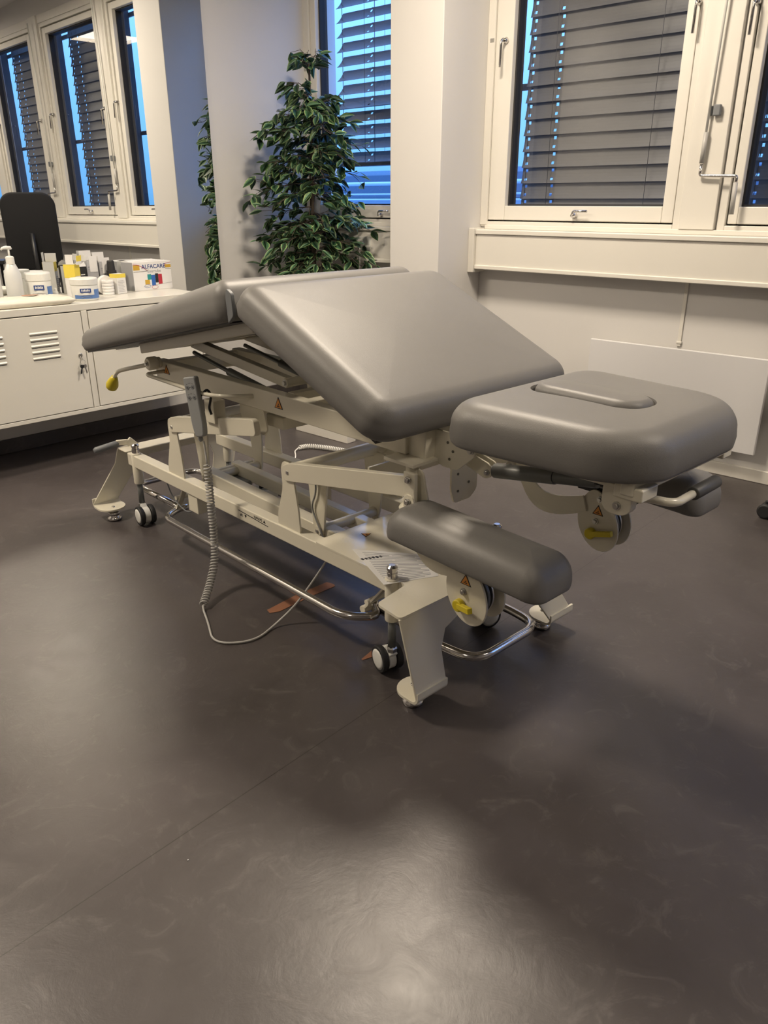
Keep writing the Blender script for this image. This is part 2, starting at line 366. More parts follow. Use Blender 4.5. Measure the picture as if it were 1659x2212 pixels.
window(3, WIN[2], [(1.20, 1.80, False), (.262, 1.83, False), (.74, 1.060, True)])
window(4, WIN[3], [(-.02, 1.80, False), (-.96, 1.83, False), (-.5, 1.060, True)])
window(5, WIN[4])
# posts between windows
for i, (a, c) in enumerate(((1.232, 1.378), (.062, .214), (-1.158, -1.002))):
    bm = BM(); box(bm, XW-.026, XW, a, c, 1.012, 2.56); struct('trim_%d' % (9+i), bm, 'trim_paint', bevel=.003)
# casing strips
bm = BM(); box(bm, XW-.014, XW, 2.355, 2.394, 1.012, 2.56); struct('trim_12', bm, 'trim_paint', bevel=.003)
bm = BM(); box(bm, XW-.014, XW, 3.60, 3.655, 1.012, 2.56); struct('trim_13', bm, 'trim_paint', bevel=.003)
bm = BM(); box(bm, XW-.014, XW, YB, 2.354, 2.50, 2.56); struct('trim_14', bm, 'trim_paint', bevel=.003)

# ------------------------------------------------------------------ mirror
MT = 0.0035
mroot = empty('wall_mirror', wp(-.6, 0, .62), WROT, 'large frameless wall mirror above the white cabinet, reflecting windows and plant', 'mirror')
bm = BM(); Mm = Matrix.Rotation(-MT, 4, 'X')
box(bm, -1.35, .806, -.012, -.005, .0, 1.98, Mm); obj('mirror_pane', bm, 'mirror_glass', mroot)
bm = BM(); box(bm, -1.345, .800, -.005, -.0005, .005, 1.97); obj('backing', bm, 'gasket', mroot)

# ------------------------------------------------------------------ outside blinds
def blind(n, y0, y1, ztop, zbot, tilt, hole_ys, label, cords):
    XB_ = 3.585; pitch = .0712; wd = .080
    root = empty('venetian_blind', (XB_, (y0+y1)/2, zbot), 0, label, 'blind', 'outside venetian blinds')
    bm = BM(); k = 0; z = ztop; yc = (y0+y1)/2
    N = int((ztop - zbot)/pitch)
    for k in range(N+1):
        zz = zbot + .03 + k*pitch; NS = 6
        cuts = sorted(set([y0, y1] + [v for h in hole_ys for v in (h-.007, h+.007)]))
        prof = []
        for j in range(NS+1):
            s = (j/NS - .5)*wd; sag = .005*(1-(2*j/NS-1)**2)
            px_, pz_ = s*cos(tilt) + sag*sin(tilt), s*sin(tilt) - sag*cos(tilt)
            prof.append((px_, zz + pz_ - zbot))
        for c in range(len(cuts)-1):
            a, b_ = cuts[c]-yc, cuts[c+1]-yc; hole = any(abs((cuts[c]+cuts[c+1])/2 - h) < .001 for h in hole_ys)
            va = [bm.verts.new((p[0], a, p[1])) for p in prof]; vb = [bm.verts.new((p[0], b_, p[1])) for p in prof]
            for j in range(NS):
                if hole and j in (1, 4 if False else 1, NS-2): continue
                bm.faces.new((va[j], va[j+1], vb[j+1], vb[j]))
    so = obj('slats', bm, 'slat_grey', root)
    md = so.modifiers.new('s', 'SOLIDIFY'); md.thickness = .0012
    bm = BM(); box(bm, -.035, .035, y0-yc, y1-yc, -.02, .0); obj('bottom_rail', bm, 'slat_dark', root, bevel=.003)
    for h in cords:
        for dx in (-.042, .042): bm = BM(); cyl(bm, (dx, h-yc, 0), (dx, h-yc, ztop-zbot), .0012, 5); obj('ladder_cord', bm, 'slat_dark', root)
    for s_, y in ((-1, y0), (1, y1)):
        bm = BM(); cyl(bm, (0, y-yc-s_*.02, -(zbot-.98)), (0, y-yc-s_*.02, 2.5-zbot), .0018, 6)
        obj('guide_wire', bm, 'slat_dark', root)
def bl_for(n, g0, g1, zbot, tilt, label):
    lo, hi = [g0+.03, g0+.16], [g1+.012, g1-.135]
    holes = {1: [3.335], 2: hi, 3: lo+hi, 4: lo}[n]; cords = [3.335, 3.26] if n == 1 else [g0+.16, g1-.135]
    blind(n, g0-.005, g1+.035, 2.47, zbot, tilt, holes, label, cords)
bl_for(1, 2.775, 3.53, 1.33, radians(46), 'outside blind with half open slats, raised above the sill, behind the plant')
bl_for(2, 1.466, 2.262, 1.07, radians(79), 'closed grey outside blind in the large middle window')
bl_for(3, .305, 1.152, 1.07, radians(79), 'closed grey outside blind in the window at the right edge')
bl_for(4, -.925, -.07, 1.07, radians(79), 'closed grey outside blind, seen leftmost in the wall mirror')
# outside dark window jambs
for i, (a, c) in enumerate(((3.70, 3.80), (2.40, 2.66), (1.285, 1.335), (.115, .165), (-1.12, -1.05))):
    bm = BM(); box(bm, XW+.12, 3.595, a, c, .9, 2.6); struct('trim_%d' % (15+i), bm, 'gasket')
for i, z in enumerate((1.62, 2.42)):
    bm = BM(); box(bm, 3.60, 3.615, YB, 3.8, z, z+.028); struct('trim_%d' % (20+i), bm, 'slat_dark')
bm = BM(); box(bm, XW+.12, 3.66, YB, 3.8, .93, .97); struct('trim_22', bm, 'slat_dark')

# ------------------------------------------------------------------ outside: roof terrace, railing, far block
bm = BM(); box(bm, 4.2, 16, -8, 20, -.6, -.4); t_ = obj('roof_terrace', bm, 'facade_out'); tag(t_, 'flat pale roof beyond the windows behind the plant', 'roof')
r_ = empty('roof_railing', (7.6, 6, -.4), 0, 'pale tubular roof railing seen through the gap under the raised blind', 'railing')
bm = BM()
for z in (1.72, 1.60, 1.54, 1.48, 1.42, 1.36, 1.30, 1.24): cyl(bm, (0, -8, z), (0, 10, z), .022 if z > 1.7 else .010, 8)
obj('rail', bm, 'rail_out', r_)
for k in range(8):
    bm = BM(); y = -7 + k*2.2; cyl(bm, (0, y, 0), (0, y, 1.72), .03, 8); obj('post', bm, 'rail_out', r_)
f_ = empty('office_block', (15, 6, -.6), 0, 'low distant building with a dark band across the roof terrace', 'building')
bm = BM(); box(bm, 0, 3, -14, 14, 0, 2.4); obj('wall', bm, 'facade_out', f_)
bm = BM(); box(bm, -.05, 0, -14, 14, 1.8, 2.3); obj('window_band', bm, 'facade_dark', f_)

# ------------------------------------------------------------------ ceiling lamps
for i, (x, y, s, wts) in enumerate(LAMPS):
    where = ('over the far side of the bench near the pillar', 'over the floor left of the bench in front of the mirror', 'nearly above the camera', 'in the window-side corner behind the camera', 'at the far left behind the camera')[i]
    lp = empty('ceiling_lamp', (x, y, CEIL), 0, 'square ceiling light panel ' + where, 'lamp', 'square ceiling light panels')
    bm = BM(); h = s/2+.02
    for a in ((-h, -h+.02, -h, h), (h-.02, h, -h, h), (-h+.02, h-.02, -h, -h+.02), (-h+.02, h-.02, h-.02, h)): box(bm, *a, -.045, -.001)
    obj('lamp_frame', bm, 'trim_paint', lp)
    bm = BM(); box(bm, -h+.02, h-.02, -h+.02, h-.02, -.008, -.001); obj('diffuser', bm, 'lamp_diffuser', lp)
    li = bpy.data.lights.new('lamp_light', 'AREA'); li.shape = 'SQUARE'; li.size = s; li.energy = wts; li.color = WARM
    lo = bpy.data.objects.new('lamp_light', li); COL.objects.link(lo); lo.parent = lp; lo.location = (0, 0, -.012)

# ================================================================== TREATMENT BENCH  (u across, v along, z up)
AB = radians(4.5)
bench = empty('treatment_bench', (1.19, .99, 0), -AB, 'grey leather adjustable treatment bench on a cream steel frame with peaked middle', 'treatment bench')
CU = .267
NOSPLIT = ('holes', 'print_lines', 'approval_marks', 'stitching', 'pictogram', 'printed_arrows', 'clamp_spindle')
def islands(bm):
    bm.verts.index_update(); seen = set(); comps = []
    for v0 in bm.verts:
        if v0 in seen: continue
        st = [v0]; seen.add(v0); c = []
        while st:
            v = st.pop(); c.append(v)
            for e_ in v.link_edges:
                w_ = e_.other_vert(v)
                if w_ not in seen: seen.add(w_); st.append(w_)
        lo = [min(v.co[i] for v in c) - .0012 for i in range(3)]; hi = [max(v.co[i] for v in c) + .0012 for i in range(3)]; comps.append([set(c), lo, hi])
    ch = True
    while ch:
        ch = False
        for i in range(len(comps)):
            for j in range(i+1, len(comps)):
                a, b_ = comps[i], comps[j]
                if all(a[1][k] <= b_[2][k] and b_[1][k] <= a[2][k] for k in range(3)):
                    a[0] |= b_[0]; a[1] = [min(x, y) for x, y in zip(a[1], b_[1])]; a[2] = [max(x, y) for x, y in zip(a[2], b_[2])]; comps.pop(j); ch = True; break
            if ch: break
    return [c[0] for c in comps]
def P(name, bm, m, parent=bench, **k):
    if name not in NOSPLIT:
        comps = islands(bm)
        if len(comps) > 1:
            first = None; idx = [set(v.index for v in c) for c in comps]
            for ids in idx:
                b2 = bm.copy(); b2.verts.ensure_lookup_table(); bmesh.ops.delete(b2, geom=[v for v in b2.verts if v.index not in ids], context='VERTS')
                o = obj(name, b2, m, parent, **k); first = first or o
            bm.free(); return first
    return obj(name, bm, m, parent, **k)
def mirror_u(bm):
    bmesh.ops.transform(bm, matrix=Matrix.Translation((2*CU,0,0)) @ Matrix.Diagonal((-1,1,1,1)), verts=bm.verts[:])
    bmesh.ops.reverse_faces(bm, faces=bm.faces[:]); return bm
def bolt(parent, c, axis=(-1,0,0), r=.009, name='bolt'):
    bm = BM(); a = V(axis).normalized(); c = V(c)
    tube(bm, [c, c+a*.003], r, 14); tube(bm, [c+a*.003, c+a*.008], [r*.72, r*.62], 6); P(name, bm, 'zinc', parent, smooth=False, label='steel bolt head')

# ---- lower frame
fr_ = None
for s in (0, 1):
    bm = BM(); box(bm, .060, .100, .045, 1.52, .221, .267)
    if s: mirror_u(bm)
    P('side_beam', bm, 'cream_metal', bevel=.004)
def cross_plate(front=True):
    """bent sheet: top flange, vertical face with legs at both ends, toe curling inward"""
    th = .007; bm = BM()
    uL, uR = -.050, 2*CU+.050
    # vertical face outline in (u,z)
    toe = .047
    poly = [(uL-.014, .263), (uL+.006, toe+.01), (uL+.108, toe+.01), (uL+.104, .150), (uL+.125, .193), (uL+.19, .214)]
    # the far leg leans inward towards the top
    uR = 2*CU - uL
    poly = poly + [(uR-.245, .214), (uR-.205, .193), (uR-.170, .150), (uR-.104, toe+.010), (uR-.006, toe+.010), (uR-.100, .205), (uR-.112, .263)]
    prism(bm, poly, (0, -.030, 0), (1,0,0), (0,0,1), -th)
    for v_ in bm.verts:
        v_.co.y -= .19*(.263 - v_.co.z)
    face = P('cross_plate' , bm, 'cream_metal', bevel=.0025)
    if front:
        bm = BM(); q = [(uL-.014, -.031), (2*CU-uL-.111, -.031), (2*CU-uL-.111, .075), (.474, .075), (.474, .425), (.060, .425), (.060, .075), (uL-.004, .055)]
        prism(bm, round_poly(q, .012), (0,0,.262), (1,0,0), (0,1,0), .0065)
        # rounded fold
        P('top_plate', bm, 'cream_gloss', bevel=.003)
    else:
        bm = BM(); q = [(uL-.014, -.031), (2*CU-uL-.111, -.031), (2*CU-uL-.111, .045), (uL-.004, .045)]
        prism(bm, round_poly(q, .012), (0,0,.262), (1,0,0), (0,1,0), .0065); P('top_plate', bm, 'cream_metal', bevel=.003)
    # toes
    toes = []
    for s in (0, 1):
        bm = BM(); n = 9; W0, W1 = uL+.006, uL+.108
        ring = []
        for k in range(n+1):   # quarter bend at the bottom
            a = pi/2*k/n; ring.append((-.030 + .016*(1-cos(a)), toe+.010+.006 - .016*sin(a)))
        pts = [(-.030, toe+.03)] + ring
        va = []; 
        for (vv, zz) in pts: va.append((bm.verts.new((W0, vv, zz)), bm.verts.new((W1, vv, zz))))
        for k in range(len(va)-1): bm.faces.new((va[k][0], va[k][1], va[k+1][1], va[k+1][0]))
        # round pad
        cy, cz = -.014, toe; mid = (W0+W1)/2; rr_ = (W1-W0)/2
        arc = [bm.verts.new((mid + rr_*cos(a_), cy+.030 + rr_*.95*sin(a_), cz)) for a_ in [pi*k/14 for k in range(15)]]
        bm.faces.new([va[-1][0], va[-1][1]] + arc)
        for v_ in bm.verts: v_.co.y -= .19*(.263 - toe) * .9
        if s: mirror_u(bm)
        o = P('leg_toe', bm, 'cream_metal', face); md = o.modifiers.new('s', 'SOLIDIFY'); md.thickness = .006; md.offset = 0
        toes.append(o)
        cx = mid if not s else 2*CU - mid
        bm = BM(); lathe(bm, [(.006, .030), (.006, .052)], (cx, -.006, 0), 'z', 12)
        lathe(bm, [(.024, 0), (.0265, .003), (.0265, .011), (.019, .015), (.017, .021), (.021, .023), (.021, .030), (.008, .033)], (cx, -.006, 0), 'z', 28)
        o2 = P('levelling_foot', bm, 'chrome', face, smooth=True, label='round steel levelling foot'); toes.append(o2)
    return face, bpy.data.objects[face.name]
f1, _ = cross_plate(True)
# back cross plate = the same bent shape turned round
before = set(bpy.data.objects)
f2, _ = cross_plate(False)
bpy.context.view_layer.update()
new = [o for o in bpy.data.objects if o not in before and o.parent == bench]
for o in new:
    o.location = (2*CU, 1.575, 0); o.rotation_euler = (0, 0, pi)

# ---- castors with spring posts
def castor(u, v, yaw):
    bm = BM(); lathe(bm, [(.0175, .156), (.0185, .160), (.0185, .270), (.0165, .273)], (u, v, 0), 'z', 24)
    hs = P('castor_housing', bm, 'cream_metal', smooth=False, bevel=.001)
    bm = BM(); lathe(bm, [(.0135, .272), (.0135, .288), (.0120, .289), (.0120, .294), (.0138, .295), (.0138, .302), (.008, .307)], (u, v, 0), 'z', 24); P('cap', bm, 'chrome', hs, smooth=False, label='chrome cap of the castor post')
    bm = BM(); lathe(bm, [(.0105, .074), (.0105, .158)], (u, v, 0), 'z', 16); P('stem', bm, 'grey_metal', hs, smooth=True)
    bm = BM(); lathe(bm, [(.013, .066), (.014, .076), (.010, .082)], (u, v, 0), 'z', 6); P('nut', bm, 'zinc', hs)
    D = V((cos(yaw), sin(yaw), 0)); A = V((-sin(yaw), cos(yaw), 0)); R_ = .036; c = V((u, v, R_+.001)) + D*.022
    RM = Matrix((A, D, V((0,0,1)))).transposed().to_4x4()   # local x = axle
    bm = BM(); lathe(bm, [(.010, -.012), (.030, -.011), (.031, .011), (.010, .012)], c, 'x', 28, M=RM)
    bar(bm, V((u, v, .070)), c + V((0,0,.004)), .022, .030, up=D); P('fork', bm, 'white_plastic', hs, bevel=.002)
    for s in (-1, 1):
        bm = BM(); cc = c + A*s*.021
        lathe(bm, [(.028, -.0085), (.0345, -.008), (.036, -.004), (.036, .004), (.0345, .008), (.028, .0085)], cc, 'x', 32, M=RM)
        wh = P('wheel', bm, 'black_rubber', hs, smooth=False, bevel=.001)
        bm = BM(); lathe(bm, [(.001, s*.0115), (.020, s*.0110), (.0275, s*.0088), (.0275, s*.0078)], cc, 'x', 32, M=RM); P('hub_cover', bm, 'white_plastic', wh, smooth=True, label='white domed wheel cover')
castor(.056, .118, radians(75)); castor(.075, 1.478, radians(-95)); castor(.440, .105, radians(-200)); castor(2*CU-.075, 1.478, radians(-60))

# ---- chrome foot rails
RZ = .092
for s in (0, 1):
    bm = BM(); pts = fillet([(.165, .300, RZ+.012), (.150, .285, RZ), (.118, .235, RZ), (.050, .300, RZ), (.050, 1.255, RZ), (.115, 1.285, RZ+.004), (.150, 1.270, RZ+.01)], .07, 8)
    tube(bm, pts, .0115, 16)
    if s: mirror_u(bm)
    P('foot_rail', bm, 'chrome', smooth=True, label='chrome side foot rail')
bm = BM(); tube(bm, fillet([(.150, .27, RZ), (.128, .04, RZ), (.145, -.085, RZ), (.389, -.085, RZ), (.406, .04, RZ), (.384, .27, RZ)], .055, 8), .0115, 16); P('foot_rail', bm, 'chrome', smooth=True, label='chrome U-shaped foot rail at the head end')
bm = BM(); tube(bm, fillet([(.135, 1.30, RZ), (.135, 1.64, RZ), (.399, 1.64, RZ), (.399, 1.30, RZ)], .055, 8), .0115, 16); P('foot_rail', bm, 'chrome', smooth=True, label='chrome U-shaped foot rail at the foot end')
for s in (0, 1):
    for vv in (.285, 1.285):
        bm = BM(); pv = (.118, vv, RZ+.005); top = (.118, vv-.10 if vv < 1 else vv-.08, .215)
        bar(bm, pv, top, .006, .020, up=(1,0,0))
        lathe(bm, [(.011, .106), (.011, .134)], (0, vv, RZ+.005), 'x', 16)
        if s: mirror_u(bm)
        P('rail_lever', bm, 'cream_metal', bevel=.001)
bm = BM(); lathe(bm, [(.008, .10), (.008, .434)], (0, .262, .130), 'x', 14); lathe(bm, [(.008, .10), (.008, .434)], (0, 1.26, .150), 'x', 14); P('rail_axle', bm, 'cream_metal', smooth=False)

# ---- uprights on the side beams
up_poly = [(-.052, .262), (.052, .262), (.050, .300), (.022, .385), (.026, .440), (.018, .462), (-.018, .462), (-.026, .440), (-.036, .385), (-.046, .33)]
for s in (0, 1):
    for vv in (.545, 1.170):
        bm = BM(); prism(bm, round_poly([(p[0]*(1 if vv < 1 else 1.0)+vv, p[1]) for p in up_poly], .014), (.066, 0, 0), (0,1,0), (0,0,1), -.006 if False else .006)
        if s: mirror_u(bm)
        o = P('upright_plate', bm, 'cream_metal', bevel=.0015)
        c = (.066, vv-.012, .437) if not s else (2*CU-.066, vv-.012, .437)
        bolt(o, c, (-1 if not s else 1, 0, 0))
# ---- lift arms (two side bars, pivot tube, cross web)
def lift_arm(v0, z0, v1, z1, h0, h1):
    bm = BM()
    for uu in (.090, 2*CU-.090):
        dv, dz = v1-v0, z1-z0; L = sqrt(dv*dv+dz*dz); d = V((0, dv/L, dz/L)); n = V((0, -dz/L, dv/L)); n = n if n.z > 0 else -n
        pl = [(-.022, -h0*.45), (.0, -h0*.5), (L, -h1*.5), (L+.012, -h1*.35), (L+.012, h1*.35), (L, h1*.5), (.03, h0*.5), (.0, h0*.45), (-.022, h0*.3)]
        prism(bm, round_poly(pl, .008), V((uu, v0, z0)) - V((.010,0,0)), d, n, .020)
    arm = P('lift_arm', bm, 'cream_metal', bevel=.002)
    bm = BM(); lathe(bm, [(.021, .074), (.021, 2*CU-.074)], (0, v0, z0), 'x', 20); P('pivot_tube', bm, 'cream_metal', arm, smooth=False, bevel=.001)
    bm = BM(); a = V((.10, v0 + (v1-v0)*.62, z0 + (z1-z0)*.62)); b_ = V((2*CU-.10, a.y, a.z)); bar(bm, a, b_, .006, .050, up=(0,0,1)); P('cross_web', bm, 'cream_metal', arm)
    return arm
lift_arm(.533, .438, .075, .518, .052, .050)
arm2 = lift_arm(1.158, .446, .690, .530, .052, .050)
bolt(arm2, (.079, .714, .521))
# down brackets from main beam to arm ends
bm = BM()
for uu in (.108, 2*CU-.114): prism(bm, round_poly([(.70, .575), (.82, .575), (.82, .545), (.80, .50), (.70, .495), (.685, .515)], .01), (uu, 0, 0), (0,1,0), (0,0,1), .006)
P('lift_bracket', bm, 'cream_metal', bevel=.001)
bm = BM()
for uu in (.052, 2*CU-.052-.04): box(bm, uu, uu+.040, .872, .925, .505, .574)
P('lift_bracket', bm, 'cream_metal', bevel=.002)
bm = BM(); box(bm, .145, 2*CU-.145, .66, .74, .512, .548); P('cross_tube', bm, 'cream_metal', bevel=.003)

# ---- inner linkage between the beams
bm = BM(); bar(bm, (.185, 1.175, .243), (.185, .43, .225), .045, .045); lathe(bm, [(.016, .16), (.016, .36)], (0, 1.155, .243), 'x', 16); P('inner_beam', bm, 'cream_metal', bevel=.004)
bm = BM(); bar(bm, (.300, 1.175, .243), (.300, .43, .225), .035, .045); P('inner_beam', bm, 'cream_metal', bevel=.004)
# tapered link plates at both pivots
for (v0, vb) in ((.525, .525), (1.150, 1.14)):
    bm = BM()
    for uu in (.155, .373):
        prism(bm, round_poly([(v0-.048, .432), (v0+.048, .432), (vb+.024, .250), (vb+.014, .212), (vb-.014, .212), (vb-.024, .250)], .012), (uu, 0, 0), (0,1,0), (0,0,1), .007)
    lk = P('link_plate', bm, 'cream_metal', bevel=.0015)
    bm = BM(); lathe(bm, [(.015, .150), (.015, .385)], (0, vb, .240), 'x', 20); P('link_tube', bm, 'cream_metal', lk, smooth=False, bevel=.001)
    bolt(lk, (.155, vb, .240))
# actuator (grey piston) running along the middle
bm = BM(); tube(bm, [(.235, 1.05, .205), (.235, .72, .196)], .022, 18); ac = P('lift_actuator', bm, 'light_grey_plastic', smooth=False, bevel=.001)
bm = BM(); tube(bm, [(.235, .72, .196), (.235, .50, .190)], .017, 18); P('piston', bm, 'light_grey_plastic', ac, smooth=True)
bm = BM(); tube(bm, [(.235, .716, .196), (.235, .711, .196)], .0225, 18); P('seal_ring', bm, 'black_rubber', ac)
bm = BM(); box(bm, .20, .285, 1.05, 1.17, .165, .225); P('motor_housing', bm, 'mid_grey_plastic', ac, bevel=.006)
# welded bracket and short strut on the far beam
bm = BM(); box(bm, .395, .432, .80, .86, .135, .285); bar(bm, (.39, .86, .255), (.37, 1.04, .185), .006, .028, up=(1,0,0)); box(bm, .28, .395, .82, .86, .150, .175); P('far_bracket', bm, 'cream_metal', bevel=.0015)
bm = BM(); box(bm, .064, .100, 1.045, 1.105, .160, .222); P('beam_foot_block', bm, 'cream_metal', bevel=.003)
# thin motor cable down the front link
bm = BM(); tube(bm, fillet([(.150, .53, .425), (.148, .52, .36), (.149, .55, .31), (.148, .49, .22), (.16, .46, .15)], .04, 6), .0028, 8); P('motor_cable', bm, 'light_grey_plastic', smooth=True)
bm = BM(); tube(bm, fillet([(.10, 1.32, .21), (.10, 1.28, .14), (.115, 1.20, .10), (.14, 1.16, .15)], .04, 6), .0025, 8); P('motor_cable', bm, 'mid_grey_plastic', smooth=True)

# ---- upper main beams
for s in (0, 1):
    bm = BM(); prism(bm, [(.120, .574), (1.300, .570), (1.300, .634), (.120, .632)], (.100, 0, 0), (0,1,0), (0,0,1), .035)
    if s: mirror_u(bm)
    P('main_beam', bm, 'cream_metal', bevel=.0035)
for vv, hh in ((.135, .050), (.52, .04), (1.28, .05)):
    bm = BM(); box(bm, .135, 2*CU-.135, vv-.018, vv+.018, .628-hh, .628); P('beam_cross', bm, 'cream_metal', bevel=.003)
# adjusting lever at the foot end
bm = BM(); lathe(bm, [(.018, .055), (.022, .060), (.022, .086), (.018, .090), (.018, .100)], (0, 1.268, .628), 'x', 24); lv = P('pivot_boss', bm, 'cream_metal', smooth=False, bevel=.001)
bolt(lv, (.055, 1.268, .628), (-1,0,0), .008)
bm = BM(); tube(bm, fillet([(.070, 1.262, .629), (.050, 1.30, .618), (.048, 1.415, .591), (.048, 1.487, .572), (.048, 1.525, .538)], .035, 8), .0068, 12); rd = P('adjusting_rod', bm, 'cream_metal', lv, smooth=True)
bm = BM(); d_ = V((0, .030, -.036)).normalized(); p_ = V((.048, 1.512, .549))
tube(bm, [p_ + d_*t for t in (0, .012, .026, .042, .054, .061, .065)], [.0105, .0145, .0185, .0215, .0195, .013, .005], 18); P('knob', bm, 'yellow_plastic', lv, smooth=True, label='yellow egg-shaped knob')
# accessory rail loop
bm = BM(); tube(bm, fillet([(.100, 1.245, .602), (.018, 1.215, .608), (.018, .855, .604), (.040, .790, .606), (.102, .735, .607)], .03, 8), .0062, 12); P('accessory_rail', bm, 'cream_metal', smooth=True)

# ---- leg section (slopes down towards the foot end)
AL = radians(-12.0); LL = .945
def slabM(v, z, ang):   # local x across, y along slab, z normal; origin at hinge bottom
    return Matrix.Translation((CU, v, z)) @ Matrix.Rotation(ang, 4, 'X')
ML = slabM(.566, .848, AL)
bm = cushion(.345, LL/2, .086, [.075, .075, .040, .040], rt=.046, rb=.014, crown=.016)
for v_ in bm.verts: v_.co.z *= 1.22 - .42*(v_.co.y + LL/2)/LL
xform(bm, ML @ Matrix.Translation((0, LL/2, 0))); legc = P('leg_cushion', bm, 'leather', smooth=True)
bm = BM(); Mr = ML
for sx_ in (-1, 1):
    x0 = sx_*.218 - .014; box(bm, x0, x0+.028, .06, .72, -.034, -.002, Mr)
for yy in (.08, .42, .70): box(bm, -.205, .205, yy-.015, yy+.015, -.032, -.004, Mr)
P('leg_section_frame', bm, 'cream_metal', bevel=.003)
bm = BM(); box(bm, -.320, .320, .02, .92, -.004, .004, Mr); P('cushion_board', bm, 'black_plastic', legc)
# lifting struts under leg section
bm = BM(); 
for uu in (.165, 2*CU-.165): bar(bm, (uu, .645, .650), (uu, 1.150, .700), .024, .030)
lathe(bm, [(.010, .150), (.010, 2*CU-.150)], (0, 1.140, .700), 'x', 14); lathe(bm, [(.013, .150), (.013, 2*CU-.150)], (0, .648, .650), 'x', 14); st = P('lifting_strut', bm, 'cream_metal', bevel=.002)
bolt(st, (.152, .648, .650), r=.010)
for uu in (.151, 2*CU-.190):
    bm = BM(); tube(bm, [(uu, .70, .606), (uu, .93, .640)], .0125, 16); tube(bm, [(uu, .93, .640), (uu, 1.13, .672)], .0065, 12); P('gas_spring', bm, 'grey_metal', smooth=False, bevel=.0005, label='dark grey gas spring')
bm = BM()
for uu in (.235, .291): prism(bm, round_poly([(.56, .630), (.64, .630), (.63, .668), (.60, .678), (.575, .66)], .01), (uu, 0, 0), (0,1,0), (0,0,1), .006)
box(bm, .135, 2*CU-.135, .585, .615, .600, .634); P('strut_bracket', bm, 'cream_metal', bevel=.0015)

# ---- middle section (slopes down towards the head end)
AM = radians(24.3)
MMd = slabM(.038, .643, AM)
bm = cushion(.345, .281, .085, [.050, .050, .060, .060], rt=.046, rb=.016, crown=.007); xform(bm, MMd @ Matrix.Translation((0, .281, 0))); midc = P('middle_cushion', bm, 'leather', smooth=True)
bm = BM(); box(bm, -.32, .32, .02, .54, -.005, .004, MMd); P('cushion_board', bm, 'black_plastic', midc)
bm = BM()
for sx_ in (-1, 1):
    x0 = sx_*.19 - .014; box(bm, x0, x0+.028, .04, .54, -.036, -.004, MMd)
for yy in (.10, .48): box(bm, -.18, .18, yy-.014, yy+.014, -.034, -.006, MMd)
P('middle_section_frame', bm, 'cream_metal', bevel=.003)
bm = BM(); prism(bm, round_poly([(.548, .862), (.572, .842), (.578, .905), (.572, .926), (.552, .915)], .006), (-.066, 0, 0), (0,1,0), (0,0,1), .010)
P('hinge_strap', bm, 'mid_grey_plastic', bevel=.003)
for uu in (.085, .449):
    bm = BM(); prism(bm, round_poly([(.50, .838), (.62, .838), (.64, .80), (.56, .79), (.48, .79)], .01), (uu, 0, 0), (0,1,0), (0,0,1), .005); P('peak_hinge', bm, 'cream_metal', bevel=.001)

# ---- head end block and perforated brackets
bm = BM(); prism(bm, [(.175, .570), (.115, .556), (.070, .562), (.066, .640), (.175, .640)], (.110, 0, 0), (0,1,0), (0,0,1), .314)
P('head_end_block', bm, 'cream_metal', bevel=.003)
def dots(bm, pts, u, r=.0035):
    for vv, zz in pts: lathe(bm, [(r, u-.0012), (r, u)], (0, vv, zz), 'x', 10)
for s in (0, 1):
    u0 = .142 if not s else 2*CU-.142
    bm = BM(); prism(bm, round_poly([(.080, .640), (-.020, .640), (-.052, .618), (-.050, .598), (.000, .556), (.045, .556), (.080, .575)], .008), (u0, 0, 0), (0,1,0), (0,0,1), .006)
    hp = P('hinge_plate', bm, 'cream_metal', bevel=.0012)
    if not s:
        bm = BM(); dots(bm, [(.028, .616), (.005, .622), (.022, .578), (.012, .598)], u0); P('holes', bm, 'hole_shade', hp)
        bolt(hp, (u0, -.040, .612), r=.009)
bm = BM(); prism(bm, round_poly([(.240, .575), (.325, .575), (.325, .445), (.300, .425), (.240, .425), (.228, .46), (.228, .55)], .01), (0, .095, 0), (1,0,0), (0,0,1), .007)
ep = P('end_plate', bm, 'cream_metal', bevel=.0012)
bm = BM()
for q in ((.255, .556), (.250, .500), (.292, .470), (.252, .455)): lathe(bm, [(.0035, .0865), (.0035, .0885)], (q[0], 0, q[1]), 'y', 10)
P('holes', bm, 'hole_shade', ep)
bolt(ep, (.288, .088, .525), (0,-1,0), .010)
# gas spring to headrest
bm = BM()
for uu in (.185, .206): prism(bm, round_poly([(.035, .600), (-.060, .575), (-.068, .548), (-.048, .538), (.030, .565)], .01), (uu, 0, 0), (0,1,0), (0,0,1), .005)
gb = P('spring_bracket', bm, 'cream_metal', bevel=.001); bolt(gb, (.185, -.054, .555), r=.007)
bm = BM(); tube(bm, [(.1985, -.050, .556), (.1985, -.068, .559)], .011, 16); tube(bm, [(.1985, -.066, .559), (.1985, -.225, .585), ], .0165, 20); tube(bm, [(.1985, -.225, .585), (.1985, -.325, .601)], .0145, 20)
gs = P('gas_spring', bm, 'grey_metal', smooth=False, bevel=.0006, label='dark grey gas spring under the headrest')
bm = BM(); tube(bm, [(.1985, -.325, .601), (.1985, -.345, .604)], .008, 14); box(bm, .188, .209, -.365, -.335, .595, .625); P('end_fitting', bm, 'black_plastic', gs, bevel=.002)

